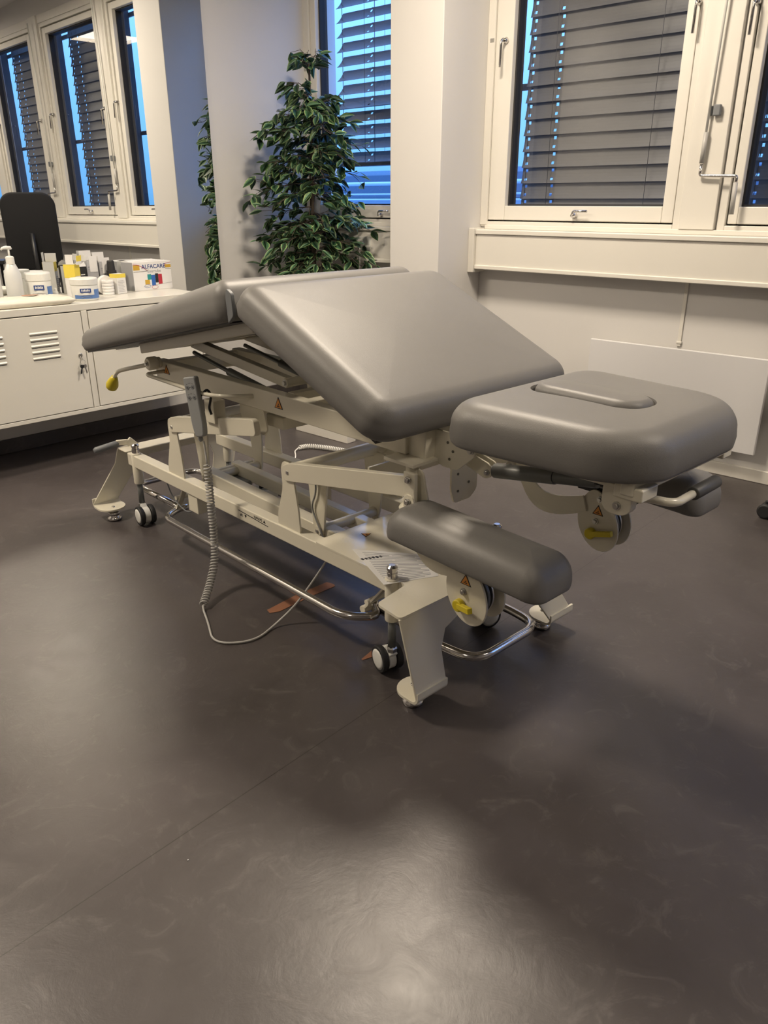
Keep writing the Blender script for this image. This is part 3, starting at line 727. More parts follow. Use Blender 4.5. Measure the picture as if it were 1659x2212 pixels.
# ---- headrest
HZ = .661
MH = Matrix.Translation((CU, -.276, HZ)) @ Matrix.Rotation(radians(0.5), 4, 'X')
bm = cushion(.266, .222, .089, [.085, .085, .125, .125], rt=.050, rb=.010, crown=.007, bulge=.002, nt_=9)
for v_ in bm.verts: v_.co.x *= 1 - .17*max(0.0, (.22 - v_.co.y)/.44)**1.4
xform(bm, MH)
headc = P('headrest_cushion', bm, 'leather', smooth=True)
# nose slot cut through the cushion
cb = BM(); out = rrect(.062, .131, [.056]*4, 10)
lv_ = [(-.03, 1.0), (.082, 1.0), (.088, 1.025), (.12, 1.12)]
rings = [[cb.verts.new((x*s, y*(1+(s-1)*.55), z)) for x, y in out] for z, s in lv_]
n = len(out)
for i in range(len(rings)-1):
    for k in range(n): cb.faces.new((rings[i][k], rings[i][(k+1)%n], rings[i+1][(k+1)%n], rings[i+1][k]))
cb.faces.new(rings[0][::-1]); cb.faces.new(rings[-1]); xform(cb, MH @ Matrix.Translation((-.002, .028, 0)))
cut = obj('cut', cb, 'leather', bench)
md = headc.modifiers.new('b', 'BOOLEAN'); md.object = cut; md.operation = 'DIFFERENCE'; md.solver = 'EXACT'
bpy.context.view_layer.update(); dg = bpy.context.evaluated_depsgraph_get()
me = bpy.data.meshes.new_from_object(headc.evaluated_get(dg)); headc.modifiers.clear(); headc.data = me; bpy.data.objects.remove(cut)
for p in me.polygons: p.use_smooth = True
me.set_sharp_from_angle(angle=radians(50))
bm = cushion(.0565, .1275, .062, [.050]*4, rt=.016, rb=.006, crown=.006); xform(bm, MH @ Matrix.Translation((.0040, .029, .0375)) @ Matrix.Rotation(radians(2.5), 4, 'Y')); ins = P('nose_cushion', bm, 'leather', smooth=True, label='removable stitched face slot cushion')
bm = BM()
for k in range(30):
    y = -.10 + k*.0069; q = MH @ Matrix.Translation((.0040, .029, .0375)) @ V((-.0568, y, .040)); box(bm, q.x-.0012, q.x, q.y-.0020, q.y+.0020, q.z-.0006, q.z+.0006)
P('stitching', bm, 'card_grey', ins)
bm = BM(); box(bm, .085, 2*CU-.085, -.455, -.085, .650, .663); P('headrest_frame', bm, 'cream_metal', bevel=.003)
bm = BM(); box(bm, .085, 2*CU-.050, -.462, -.434, .632, .664); box(bm, .088, .145, -.478, -.420, .624, .650)
box(bm, 2*CU-.085, 2*CU-.045, -.462, -.432, .622, .664)
for uu in (.100, 2*CU-.124): box(bm, uu, uu+.024, -.44, -.05, .634, .652)
P('headrest_crossbar', bm, 'cream_metal', bevel=.004)
bm = BM(); prism(bm, round_poly([(-.455, .645), (-.395, .645), (-.395, .600), (-.410, .588), (-.440, .588), (-.455, .600)], .012), (.095, 0, 0), (0,1,0), (0,0,1), .022)
rb_ = P('release_bracket', bm, 'cream_metal', bevel=.0015); bolt(rb_, (.095, -.428, .606), r=.008)
bm = BM(); tube(bm, fillet([(.117, -.425, .616), (.170, -.450, .607), (.190, -.492, .602), (.300, -.490, .603)], .035, 8), .0082, 14); rh = P('release_rod', bm, 'cream_metal', smooth=True)
bm = BM(); tube(bm, [(.262, -.491, .603), (.264, -.491, .603), (.362, -.489, .603), (.366, -.489, .603)], [.0115, .0135, .0135, .010], 18); P('grip_sleeve', bm, 'sleeve_rubber', rh, smooth=False, label='black rubber grip sleeve')

# ---- armrests
def warning(parent, o, ex, ey, size):
    h = size*.87; o, ex, ey = V(o), V(ex).normalized(), V(ey).normalized(); n = ex.cross(ey)
    tri = lambda s: [(-s/2, -s*.29), (s/2, -s*.29), (0, s*.58)]
    bm = BM(); prism(bm, tri(size), o, ex, ey, .0006); s1 = P('warning_sticker', bm, 'ink', parent, label='orange triangular warning sticker with black border')
    bm = BM(); prism(bm, tri(size*.78), o + n*.0006, ex, ey, .0005); P('orange_field', bm, 'orange_sign', s1)
    bm = BM(); k = size
    for q in ([(-.16,-.08),(.17,-.10),(.18,-.15),(-.16,-.15)], [(-.12,-.06),(.02,.02),(.12,-.07),(.0,-.03)], [(-.02,.02),(.05,.10),(.09,.06),(.04,.0)]):
        prism(bm, [(a*k, b_*k) for a, b_ in q], o + n*.0011, ex, ey, .0003)
    P('pictogram', bm, 'ink', s1)
def armrest(s, dv, dz, pz_=0.0):
    """s=0 near side (left in the picture), s=1 far side"""
    u0 = .045 if not s else 2*CU-.045
    sg = 1 if not s else -1
    ut = .080 if not s else 2*CU-.080
    bm = BM(); lathe(bm, [(.016, .462), (.016, .566), (.0135, .566)], (ut, .078, 0), 'z', 22); lathe(bm, [(.030, .456), (.031, .462), (.026, .470), (.017, .476)], (ut, .078, 0), 'z', 26)
    tb = P('arm_post', bm, 'cream_metal', smooth=False, bevel=.001)
    bm = BM(); box(bm, min(ut-.022, ut+sg*.06), max(ut+.022, ut+sg*.06), .055, .150, .566, .574); P('post_flange', bm, 'cream_metal', tb, bevel=.001)
    # curved double arms
    def arc_plate(uu, v0, z0, v1, z1, sagz, wd):
        bm = BM(); n = 14; c = []
        p0, p1 = V((0, v0, z0)), V((0, v1, z1)); p2 = V((0, v0-.035, z0-.150)); p3 = V((0, v1+.10, z1-.035))
        pts = []
        for k in range(n+1):
            t = k/n; pts.append((1-t)**3*p0 + 3*t*(1-t)**2*p2 + 3*t*t*(1-t)*p3 + t**3*p1)
        top = []; bot = []
        for k, p in enumerate(pts):
            t = (pts[min(k+1, n)] - pts[max(k-1, 0)]).normalized(); nn = V((0, -t.z, t.y)); top.append(p+nn*wd/2); bot.append(p-nn*wd/2)
        t0 = (pts[1]-pts[0]).normalized(); cap0 = [pts[0] - t0*wd*.5*sin(a) + (top[0]-pts[0])*cos(a) for a in [pi*k/8 for k in range(1, 8)]]
        loop = top[::-1] + cap0 + bot
        poly = [(p.y, p.z) for p in loop]; prism(bm, poly, (uu, 0, 0), (0,1,0), (0,0,1), .006); return bm
    va, za = -.115+dv, .378+dz
    for uu, z0, wd in ((ut-sg*.026, .487, .034), (ut+sg*.002, .540, .040)):
        bm = arc_plate(uu-.003, .062, z0, va, za + (z0-.487)*.25, 0, wd); a_ = P('support_arm', bm, 'cream_metal', bevel=.001)
    bm = BM(); box(bm, ut-sg*.020-.006, ut-sg*.020+.006, .046, .082, .462, .556); P('pivot_lug', bm, 'cream_metal', tb, bevel=.003)
    for z0 in (.487, .540): bolt(tb, (ut - .030, .062, z0), (-1,0,0), .0085)
    # bracket discs
    vc, zc = -.150+dv, .352+dz
    egg = []
    for k in range(40):
        a = 2*pi*k/40; r = .056*(1 + .0*sin(a)); x, y = .056*cos(a), .060*sin(a)
        if y > 0: y *= 1.45; x *= (1 - .25*(y/.087)**2)
        else: y *= 1.12
        egg.append((vc + x, zc - .008 + y))
    egg2 = [(p[0] + .16*(p[1]-zc), p[1]) for p in egg]
    for j, uu in enumerate((u0-.033, u0+.027)):
        bm = BM(); prism(bm, egg2, (uu, 0, 0), (0,1,0), (0,0,1), .006); pl = P('bracket_plate', bm, 'cream_metal', bevel=.0018)
        if j == 0:
            warning(pl, (uu-.0002, vc, zc+.026), (0,-1,0), (0,0,1), .030)
            bolt(pl, (uu, vc+.004, zc+.000), (-1,0,0), .008); bolt(pl, (uu, vc-.002, zc+.058), (-1,0,0), .008)
            bm = BM(); lathe(bm, [(.012, uu-.016), (.014, uu-.014), (.014, uu-.003), (.012, uu)], (0, vc+.010, zc-.032), 'x', 20)
            if not s: bar(bm, (uu-.011, vc+.008, zc-.032), (uu-.026, vc-.036, zc-.022), .012, .013); 
            else: bar(bm, (uu-.011, vc+.008, zc-.032), (uu-.014, vc-.050, zc-.014), .012, .013)
            P('clamp_lever', bm, 'yellow_plastic', pl, bevel=.003, label='yellow clamping lever')
        else:
            bm = BM(); lathe(bm, [(.009, uu+.006), (.009, uu+.018)], (0, vc-.01, zc-.020), 'x', 16); P('clamp_lever', bm, 'yellow_plastic', pl, label='end of the yellow clamping lever')
    bm = BM(); prism(bm, [(vc+.046*cos(2*pi*k/32), zc-.012+.050*sin(2*pi*k/32)) for k in range(32)], (u0-.012, 0, 0), (0,1,0), (0,0,1), .008); P('clamp_disc', bm, 'grey_metal', bevel=.001)
    bm = BM(); prism(bm, [(vc+.044*cos(2*pi*k/32), zc-.012+.048*sin(2*pi*k/32)) for k in range(32)], (u0+.006, 0, 0), (0,1,0), (0,0,1), .005); P('clamp_disc', bm, 'zinc', bevel=.001)
    bm = BM()
    for yy, zz in ((.0, .062), (-.03, .055)): lathe(bm, [(.007, u0-.03), (.007, u0+.028)], (0, vc+yy, zc+zz), 'x', 12)
    P('clamp_spindle', bm, 'chrome', smooth=True)
    bm = BM(); box(bm, u0-.022, u0+.022, vc-.09, vc+.07, zc+.066, zc+.080+pz_); P('pad_mount', bm, 'black_plastic', bevel=.002)
    Mp = Matrix.Translation((u0, -.138+dv - (.050 if s else 0), zc+.076+pz_)) @ Matrix.Rotation(radians(1.5), 4, 'X')
    bm = cushion(.074, .216, .068, [.050, .050, .040, .040], rt=.043, rb=.008, crown=.014, bulge=.001)
    for v_ in bm.verts: v_.co.z -= .016*(v_.co.y/.2)**2
    xform(bm, Mp); P('armrest_cushion', bm, 'leather', smooth=True)
armrest(0, 0, 0)
armrest(1, -.035, .045, .036)

# ---- stickers and print
mb = bpy.data.objects['main_beam']
warning(mb, (.0995, .612, .604), (0,-1,0), (0,0,1), .038)
warning(mb, (.0995, 1.225, .606), (0,-1,0), (0,0,1), .036)
tp = bpy.data.objects['top_plate']
bm = BM(); q = [(.020, .110), (.150, .052), (.222, .150), (.100, .315)]
prism(bm, q, (0, 0, .2687), (1,0,0), (0,1,0), .0004); lab = P('rating_label', bm, 'paper', tp, label='white printed label with fine text lines')
bm = BM()
for k in range(17):
    t = k/16; a = V((.030, .118, 0)).lerp(V((.107, .300, 0)), .0+t*.93); b_ = V((.148, .062, 0)).lerp(V((.214, .150, 0)), .0+t*.93)
    for (s0, s1) in (((.04, .93),) if k % 3 else ((.04, .42), (.46, .80))):
        p, q_ = a.lerp(b_, s0), a.lerp(b_, s1); bar(bm, (p.x, p.y, .2692), (q_.x, q_.y, .2692), .0018, .0003)
P('print_lines', bm, 'ink_grey', lab)
bm = BM()
for k in range(6):
    a = V((.100, .30, 0)); d = V((.030*k*.45, -.012*k, 0)); p = V((.075, .245, .2693)) + V((.009*k, -.004*k, 0)); box(bm, p.x, p.x+.006, p.y, p.y+.010, .2690, .2695)
P('approval_marks', bm, 'ink', lab)
warning(tp, (.190, .360, .2688), (1,.3,0), (-.3,1,0), .028)
sb = bpy.data.objects['side_beam']
bm = BM(); bar(bm, (.0598, .792, .2530), (.0598, .640, .2440), .0004, .0024, up=(0,0,1))
Mt = frame_M((.0598, .690, .2555), (0,1,0), (0,0,-1))
join(bm, text_bm('DOWN', .0120, Mt, bold=.0002))
Mt = frame_M((.0598, .777, .2415), (0,1,0), (0,0,-1)); join(bm, text_bm('UP', .0120, Mt, bold=.0002))
prism(bm, [(.664, .2500), (.652, .2500), (.658, .2585)], (.0594, 0, 0), (0,1,0), (0,0,1), .0006)
prism(bm, [(.761, .2465), (.749, .2465), (.755, .2380)], (.0594, 0, 0), (0,1,0), (0,0,1), .0006)
P('printed_arrows', bm, 'ink', sb, label='black UP and DOWN marking printed upside down')
# lifting handle at the foot end
bm = BM(); bar(bm, (.128, 1.585, .262), (.100, 1.590, .292), .010, .030); bar(bm, (.100, 1.590, .285), (.060, 1.60, .286), .012, .020); hl = P('castor_lift_pedal', bm, 'cream_metal', bevel=.003)
bm = BM(); tube(bm, [(.070, 1.600, .284), (.064, 1.601, .283), (-.012, 1.618, .268), (-.020, 1.620, .266)], [.008, .0115, .0125, .008], 16); P('grip', bm, 'mid_grey_plastic', hl, smooth=False, label='grey rubber pedal grip')
# gear/control box between back uprights
bm = BM(); box(bm, .30, .37, 1.02, 1.10, .150, .185); lathe(bm, [(.028, .185), (.026, .19), (.005, .192)], (.335, 1.06, 0), 'z', 20); P('cable_box', bm, 'white_plastic', bevel=.003)
bm = BM(); 
for k in range(3): cyl(bm, (.315+.010*k, 1.045, .19), (.315+.010*k, 1.045, .225), .006, 10)
P('plug', bm, 'black_plastic', bevel=.001)

# ================================================================== HAND CONTROL AND ITS CABLE
Bm = Matrix.Translation((1.19, .99, 0)) @ Matrix.Rotation(-AB, 4, 'Z')
hc = empty('hand_control', Bm @ V((.0, .875, .48)), -AB, 'grey hand control hanging on the bench rail with a coiled cable', 'hand control')
HM = Matrix.Rotation(radians(-2), 4, 'Y')
def HP(name, bm, m, parent=hc, **k): return obj(name, bm, m, parent, **k)
# local: origin = bottom of body ; x across(u) , y along(v)
bm = BM(); prism(bm, round_poly([(-.016, .0), (.016, .0), (.021, .035), (.022, .176), (-.022, .176), (-.021, .035)], [.012,.012,.01,.008,.008,.01]), (.010, 0, 0), (0,1,0), (0,0,1), -.022)
TL_ = Matrix.Translation((0, -.012, 0)) @ Matrix.Rotation(radians(-11), 4, 'X') @ Matrix.Rotation(radians(22), 4, 'Z')
xform(bm, TL_); body = HP('body', bm, 'light_grey_plastic', bevel=.005, seg=3)
bm = BM()
for zz in (.146, .116):
    for yy in (-.009, .009): lathe(bm, [(.0055, -.0128), (.0055, -.0118)], (0, yy, zz), 'x', 14)
xform(bm, TL_); HP('button', bm, 'mid_grey_plastic', body)
bm = BM()
for zz in (.146, .116):
    for yy in (-.009, .009): lathe(bm, [(.0018, -.0132), (.0018, -.0127)], (0, yy, zz), 'x', 8)
    for k in range(10):
        a = pi*k/9; a2 = pi*(k+1)/9
        if k % 2 == 0: bar(bm, (-.0122, .016*cos(a), zz+.010*sin(a)+.002), (-.0122, .016*cos(a2), zz+.010*sin(a2)+.002), .0004, .0006, up=(0,0,1))
    bar(bm, (-.0122, -.005, zz), (-.0122, .005, zz), .0004, .0008)
xform(bm, TL_); HP('button_print', bm, 'ink', body)
bm = BM(); tube(bm, fillet([(.012, -.004, .118), (.030, -.012, .138), (.040, -.016, .118), (.030, -.014, .080), (.034, -.018, .062)], .015, 5), .0038, 10); HP('hook', bm, 'black_plastic', body, smooth=True, label='black hanging hook')
bm = BM(); tube(bm, [(0, 0, .004), (.001, -.001, -.010), (.003, -.003, -.016)], [.0075, .0075, .0055], 14); HP('strain_relief', bm, 'light_grey_plastic', smooth=True)
def helix(path, R0, r, turns, seg=10, fade=1):
    path = [V(p) for p in path]; ls = [0]
    for i in range(1, len(path)): ls.append(ls[-1] + (path[i]-path[i-1]).length)
    tot = ls[-1]; N = turns*seg; out = []
    def at(s):
        for i in range(1, len(path)):
            if s <= ls[i] or i == len(path)-1:
                t = (s-ls[i-1])/max(1e-6, ls[i]-ls[i-1]); return path[i-1].lerp(path[i], t)
    prev = None
    for k in range(N+1):
        s = tot*k/N; p = at(s); q = at(min(tot, s+tot*.01)); q0 = at(max(0, s-tot*.01)); t = (q-q0).normalized()
        if prev is None: u_ = t.cross(V((1,0,0))).normalized()
        else: u_ = (prev - t*prev.dot(t)).normalized()
        prev = u_; v_ = t.cross(u_); a = 2*pi*k/seg; R = R0*min(1, (k+1)/(seg*fade), (N-k+1)/(seg*fade)) ; out.append(p + (u_*cos(a)+v_*sin(a))*R)
    return out
inv = (hc.matrix_basis.inverted() @ Bm)
def hl_(q): return inv @ V(q)
# bench-frame points of the cable
bm = BM(); tube(bm, fillet([hl_(q) for q in ((.003, .862, .466), (.002, .855, .43), (-.004, .842, .395))], .02, 5), .0032, 8)
sm = fillet([(-.004, .842, .400), (-.006, .838, .30), (-.008, .832, .19), (-.012, .828, .105), (-.060, .790, .045), (-.120, .738, .014)], .05, 8)
tube(bm, helix([hl_(q) for q in sm], .0098, .0028, 46, 12, .5), .0029, 7)
HP('coiled_cable', bm, 'cord_grey', smooth=True)
bm = BM(); tube(bm, fillet([hl_(q) for q in ((-.120, .738, .014), (-.128, .722, .006), (-.150, .665, .0045), (-.205, .545, .0045), (-.115, .480, .0045), (-.02, .515, .0045), (.035, .49, .055), (.080, .445, .150), (.112, .42, .215), (.115, .42, .250))], .09, 10), .0032, 8)
HP('straight_cable', bm, 'cord_grey', smooth=True)

# ================================================================== FLOOR THINGS
wc = empty('coiled_cable', (2.42, 2.62, 0), 0, 'white coiled cable lying on the floor beyond the bench frame', 'cable')
bm = BM(); sm = fillet([(-.045, .075, .013), (.01, .060, .013), (.045, -.02, .013), (.075, -.14, .013), (.095, -.26, .013)], .06, 8)
tube(bm, helix(sm, .0095, .003, 40, 12, .5), .0032, 7); obj('coil', bm, 'cord_white', wc, smooth=True)
bm = BM(); tube(bm, fillet([(-.045, .075, .013), (-.075, .070, .005), (-.13, .0, .004), (-.20, -.06, .004), (-.30, -.10, .004)], .05, 8), .0033, 8); obj('lead', bm, 'cord_white', wc, smooth=True)
bm = BM(); prism(bm, [(0, .004), (.115, .010), (.243, .002), (.248, -.026), (.240, -.037), (.15, -.030), (.02, -.030), (-.006, -.016)], (0, 0, .0003), (1,0,0), (0,1,0), .0012)
t1 = obj('floor_tape', bm, 'tape', loc=(1.252, 1.588, 0)); tag(t1, 'brown strip of tape on the floor under the chrome foot rail', 'tape', None)
bm = BM(); prism(bm, [(0, 0), (.085, .014), (.088, -.022), (.040, -.018), (.0, -.006)], (0, 0, .0003), (1,0,0), (0,1,0), .0012)
t2 = obj('floor_tape', bm, 'tape', loc=(1.248, 1.204, 0)); tag(t2, 'small torn piece of brown tape beside the front castor wheel', 'tape', None)
bm = BM(); box(bm, -.032, .030, 0, .38, 0, .05); o = obj('wooden_block', bm, 'trim_paint', bevel=.003, loc=(2.640, 2.595, 0)); tag(o, 'white painted block lying on the floor behind the bench', 'block')
# scuff marks are surface dirt on the vinyl
bm = BM(); tube(bm, [(0,0,.0004), (.0022,.001,.0004)], .0011, 6); o = obj('floor_crumb', bm, 'card_white', loc=(.551, .98, .0008)); tag(o, 'tiny white crumb on the dark floor', 'crumb')

# ================================================================== HEATER, CRANK, SOCKET
hr = empty('panel_heater', (XW, 1.30, .13), 0, 'flat white panel heater on the wall below the window sill', 'heater')
bm = BM(); box(bm, -.068, -.048, -.392, .402, 0, .400); obj('front_panel', bm, 'heater_white', hr, bevel=.003)
bm = BM(); box(bm, -.048, -.034, -.36, .37, .03, .37); obj('back_box', bm, 'trim_paint', hr, bevel=.002)
bm = BM()
for y in (-.25, .25): box(bm, -.034, 0, y-.02, y+.02, .10, .30)
obj('wall_bracket', bm, 'trim_paint', hr)
def crank(y, label):
    c = empty('blind_crank', (XW-.03, y, 1.09), 0, label, 'crank', None)
    bm = BM(); tube(bm, [(-.014, .030, .28), (-.026, .004, 1.42)], .0052, 12); obj('rod', bm, 'white_plastic', c, smooth=True)
    bm = BM(); tube(bm, [(-.013, .031, .170), (-.015, .029, .282)], .0092, 14); obj('grip', bm, 'cord_grey', c, smooth=True, label='grey plastic grip')
    bm = BM(); tube(bm, fillet([(-.013, .031, .168), (-.012, .032, .126), (-.016, -.115, .122), (-.018, -.115, .095)], .010, 5), .0062, 12); obj('crank_arm', bm, 'chrome', c, smooth=True, label='shiny metal crank arm')
    bm = BM(); tube(bm, [(-.018, -.115, .098), (-.020, -.118, -.018)], .0092, 14); obj('handle', bm, 'cord_grey', c, smooth=True, label='grey plastic handle')
    bm = BM(); box(bm, -.014, .004, .020, .034, .34, .375); box(bm, -.020, .0, -.014, .014, .338, .378); obj('clip', bm, 'mid_grey_plastic', c, bevel=.004, label='grey wall clip')
crank(1.278, 'white blind crank with grey grips hanging on the post right of the large window')
crank(.118, 'white blind crank on the post further right, seen only in the wall mirror')
so = empty('wall_socket', (3.30, 3.135, .897), 0, 'white wall socket on the sill box beside the plant', 'socket')
bm = BM(); box(bm, -.006, 0, -.065, .065, -.043, .043); obj('plate', bm, 'white_plastic', so, bevel=.002)
bm = BM(); lathe(bm, [(.020, -.0075), (.020, -.006)], (0, 0, 0), 'x', 24); obj('outlet', bm, 'trim_paint', so)
pl = empty('power_plug', (3.295, 3.128, .900), 0, 'white power plug with cable in the socket by the plant', 'plug')
bm = BM(); lathe(bm, [(.017, 0), (.018, -.012), (.014, -.022), (.006, -.026)], (0, 0, 0), 'x', 20); obj('plug_body', bm, 'white_plastic', pl, smooth=True)
bm = BM(); tube(bm, fillet([(-.018, 0, -.008), (-.022, .002, -.03), (-.020, .012, -.30), (-.02, .02, -.895), (-.10, .10, -.895)], .02, 5), .0042, 10); obj('cable', bm, 'cord_white', pl, smooth=True)

# ================================================================== CABINET ON THE MIRROR WALL
cw, cd, cz0, cz1 = 1.22, .385, .225, .706
cab = empty('metal_cabinet', wp(-.19-cw/2, -.011, 0), WROT, 'long white metal cabinet with slotted doors mounted under the mirror', 'cabinet')
CP = lambda name, bm, m, par=cab, **k: obj(name, bm, m, par, **k)
bm = BM(); hw = cw/2
box(bm, -hw, hw, -cd, 0, cz1-.030, cz1); box(bm, -hw, hw, -cd, 0, cz0, cz0+.018)
for x in (-hw, hw-.016, -.014): box(bm, x, x+.016 if x != -.014 else .014, -cd, 0, cz0+.018, cz1-.030)
box(bm, -hw, hw, -.012, 0, cz0+.018, cz1-.030); CP('body', bm, 'white_powder', bevel=.0025)
for s in (-1, 1):
    x0, x1 = (-hw+.019, -.017) if s < 0 else (.017, hw-.019)
    bm = BM(); box(bm, x0, x1, -cd-.001, -cd+.014, cz0+.021, cz1-.034); dr = CP('door', bm, 'white_powder', bevel=.0015)
    for cx in (x0+.168, x1-.176):
        bm = BM()
        for k in range(5):
            z = cz1-.034-.072-k*.026
            # pressed louvre: a low half cylinder
            ring = [[bm.verts.new((cx + sx_*.060, -cd-.001-.004*sin(pi*j/5), z-.006+.012*j/5)) for j in range(6)] for sx_ in (-1, 1)]
            for j in range(5): bm.faces.new((ring[0][j], ring[0][j+1], ring[1][j+1], ring[1][j]))
            bm.faces.new(ring[0]); bm.faces.new(ring[1][::-1])
            box(bm, cx-.058, cx+.058, -cd-.0014, -cd-.0008, z-.0085, z-.0062, mi=1)  # dark strip paints the shadow under the louvre, no opening is cut
        CP('vent_slots', bm, None, dr, mats=['white_powder', 'louvre_shadow'])
    if s < 0:
        bm = BM(); lathe(bm, [(.009, -cd-.001), (.009, -cd-.006), (.006, -cd-.007)], (x1-.028, 0, .487), 'y', 18); CP('lock', bm, 'zinc', dr, label='small metal lock')
bm = BM(); box(bm, hw-.05, hw-.012, -.035, -.001, .150, cz0); box(bm, -hw+.012, -hw+.05, -.035, -.001, .150, cz0); CP('wall_bracket', bm, 'white_powder')
ky = empty('key_bunch', wp(-.846, -.403, .470), WROT, 'small bunch of keys hanging from the cabinet door lock', 'keys')
bm = BM(); box(bm, -.0015, .0015, -.012, .008, -.004, .004); tube(bm, [(.010*cos(a), -.012, -.012+.010*sin(a)) for a in [2*pi*k/16 for k in range(17)]], .0009, 6, False); obj('key_ring', bm, 'zinc', ky, smooth=False)
for k, an in enumerate((-.25, .2)):
    bm = BM(); prism(bm, [(-.008, -.024), (.008, -.024), (.009, -.034), (.003, -.040), (.003, -.062), (-.003, -.065), (-.003, -.040), (-.009, -.034)], (0, -.014+.003*k, 0), (cos(an),0,sin(an)), (-sin(an),0,cos(an)), .0016); obj('key', bm, 'zinc' if k else 'black_plastic', ky)

# ---------------- things on the cabinet (a along the wall, b in front of it)
ZT_ = cz1 + .0005
def at(name, a, b, rot, label, cat, group=None): return empty(name, wp(a, b, ZT_), WROT + radians(rot), label, cat, group)
def bottle(a, b, rot, label):
    r = at('dispenser_bottle', a, b, rot, label, 'bottle', 'white pump bottles on the cabinet')
    bm = BM(); prof = [(.030, 0), (.0325, .004), (.0325, .112), (.030, .125), (.018, .158), (.0145, .163), (.0145, .166)]
    lathe(bm, prof, (0,0,0), 'z', 32); bmesh.ops.transform(bm, matrix=Matrix.Diagonal((1.15, .85, 1, 1)), verts=bm.verts[:]); obj('bottle_body', bm, 'bottle_plastic', r, smooth=True)
    bm = BM(); lathe(bm, [(.0175, .160), (.0175, .188), (.014, .192), (.006, .194)], (0,0,0), 'z', 24); obj('collar', bm, 'white_plastic', r, smooth=False)
    bm = BM(); lathe(bm, [(.0045, .192), (.0045, .222)], (0,0,0), 'z', 12); tube(bm, fillet([(.012, 0, .222), (-.010, 0, .226), (-.030, 0, .224), (-.036, 0, .214)], .012, 4), [.007]*2 + [.0062]*10 + [.0045], 12) if False else None
    tube(bm, [(.014, 0, .2215), (.010, 0, .226), (-.010, 0, .2285), (-.026, 0, .2265), (-.034, 0, .2195)], [.004, .0075, .0075, .0055, .0038], 12); obj('pump', bm, 'white_plastic', r, smooth=True)
bottle(-.975, -.135, 8, 'white pump bottle standing left of the first blue-edged jar')
bottle(-1.062, -.120, 0, 'white pump bottle cut by the left edge, beside the other pump bottle')
def jar(a, b, R_, h, rot, label, text, barcode=False):
    r = at('cream_jar', a, b, rot, label, 'jar', 'white cream jars on the cabinet')
    bm = BM(); lathe(bm, [(R_*.90, 0), (R_*.97, .004), (R_, .02), (R_, h*.66), (R_*.98, h*.70)], (0,0,0), 'z', 40); j = obj('jar_body', bm, 'white_plastic', r, smooth=True)
    bm = BM(); lathe(bm, [(R_*1.02, h*.70), (R_*1.04, h*.72), (R_*1.04, h*.95), (R_*.99, h), (R_*.5, h*1.003)], (0,0,0), 'z', 40); obj('lid', bm, 'white_plastic', r, smooth=False)
    bm = BM(); seg = 30
    def band(z0, z1, a0, a1, mi, rr):
        for k in range(seg):
            t0, t1 = a0+(a1-a0)*k/seg, a0+(a1-a0)*(k+1)/seg
            f = bm.faces.new([bm.verts.new((rr*cos(t), rr*sin(t), z)) for t, z in ((t0,z0),(t1,z0),(t1,z1),(t0,z1))]); f.material_index = mi
    band(.010, .026, radians(-180), radians(0), 0, R_*1.004)
    band(.026, h*.50, radians(-75-rot), radians(-20-rot), 0, R_*1.004)
    lb = obj('label_band', bm, None, j, mats=['jar_blue'], label='blue shaded label band')
    bm = BM(); ang = radians(-113 - rot)
    Mt = frame_M((R_*1.012*cos(ang), R_*1.012*sin(ang), h*.47), (-sin(ang), cos(ang), 0), (0,0,1))
    b2 = BM(); box(b2, -R_*.40, R_*.40, -h*.09, h*.09, -.0008, .0002, Mt); join(bm, b2, 0); [box(bm, R_*(-.30+.105*i), R_*(-.30+.105*i+.07), -h*.04, h*(.04 if i % 2 else .055), .0002, .0006, Mt, mi=1) for i in range(6)]
    for k in range(2): box(bm, -R_*(.55-.2*k), R_*(.55-.2*k), -h*(.20+.08*k)-.0012, -h*(.20+.08*k), -.0008, .0004, Mt, mi=2)
    obj('name_label', bm, None, lb, mats=['ink_blue', 'white_plastic', 'ink_grey'])
jar(-.862, -.120, .054, .118, 30, 'white jar with blue base standing behind the wrinkled cream pack', 'Medisan')
jar(-.728, -.285, .058, .096, 15, 'white jar with dark blue name label in front of the yellow box', 'Medisan')
def carton(name, a, b, rot, sx_, sy_, h, faces, label, cat, flap=None, group=None, top=True):
    """open carton: four walls plus bottom; faces = material per wall (front, right, back, left)"""
    r = at(name, a, b, rot, label, cat, group); t = .0012
    bm = BM(); mats = list(dict.fromkeys(list(faces) + ['card_side'])); hx, hy = sx_/2, sy_/2
    for (q, mname) in zip(((-hx, hx, -hy, -hy+t), (hx-t, hx, -hy, hy), (-hx, hx, hy-t, hy), (-hx, -hx+t, -hy, hy)), faces):
        box(bm, *q, 0, h, mi=mats.index(mname))
    box(bm, -hx, hx, -hy, hy, 0, t, mi=mats.index('card_side'))
    if top: box(bm, -hx, hx, -hy, hy, h-t, h, mi=mats.index(faces[0]))
    o = obj('carton_body', bm, None, r, mats=mats); return r, o
r, o = carton('medicine_box', -.700, -.125, 38, .052, .052, .145, ('card_white', 'card_white', 'card_white', 'card_white'), 'tall white and yellow box with open flaps behind the jar', 'box', top=False)
bm = BM(); h = .026; 
for i, (y0, z0, z1) in enumerate(((-h-.0006, .092, .145),)):
    box(bm, -h-.0004, h+.0004, -h-.0006, -h, z0, z1); box(bm, h, h+.0006, -h, h, z0+.01, z1)
    box(bm, -h-.0006, -h, -h, h, .085, z1)
obj('yellow_print', bm, 'card_yellow', r)
bm = BM(); box(bm, -h, h, -h-.003, -h-.002, .145, .185, Matrix.Rotation(radians(4), 4, 'X')); box(bm, -h-.0016, -h-.0006, -h, h*.4, .145, .188); fl = obj('open_flap', bm, 'card_white', r)
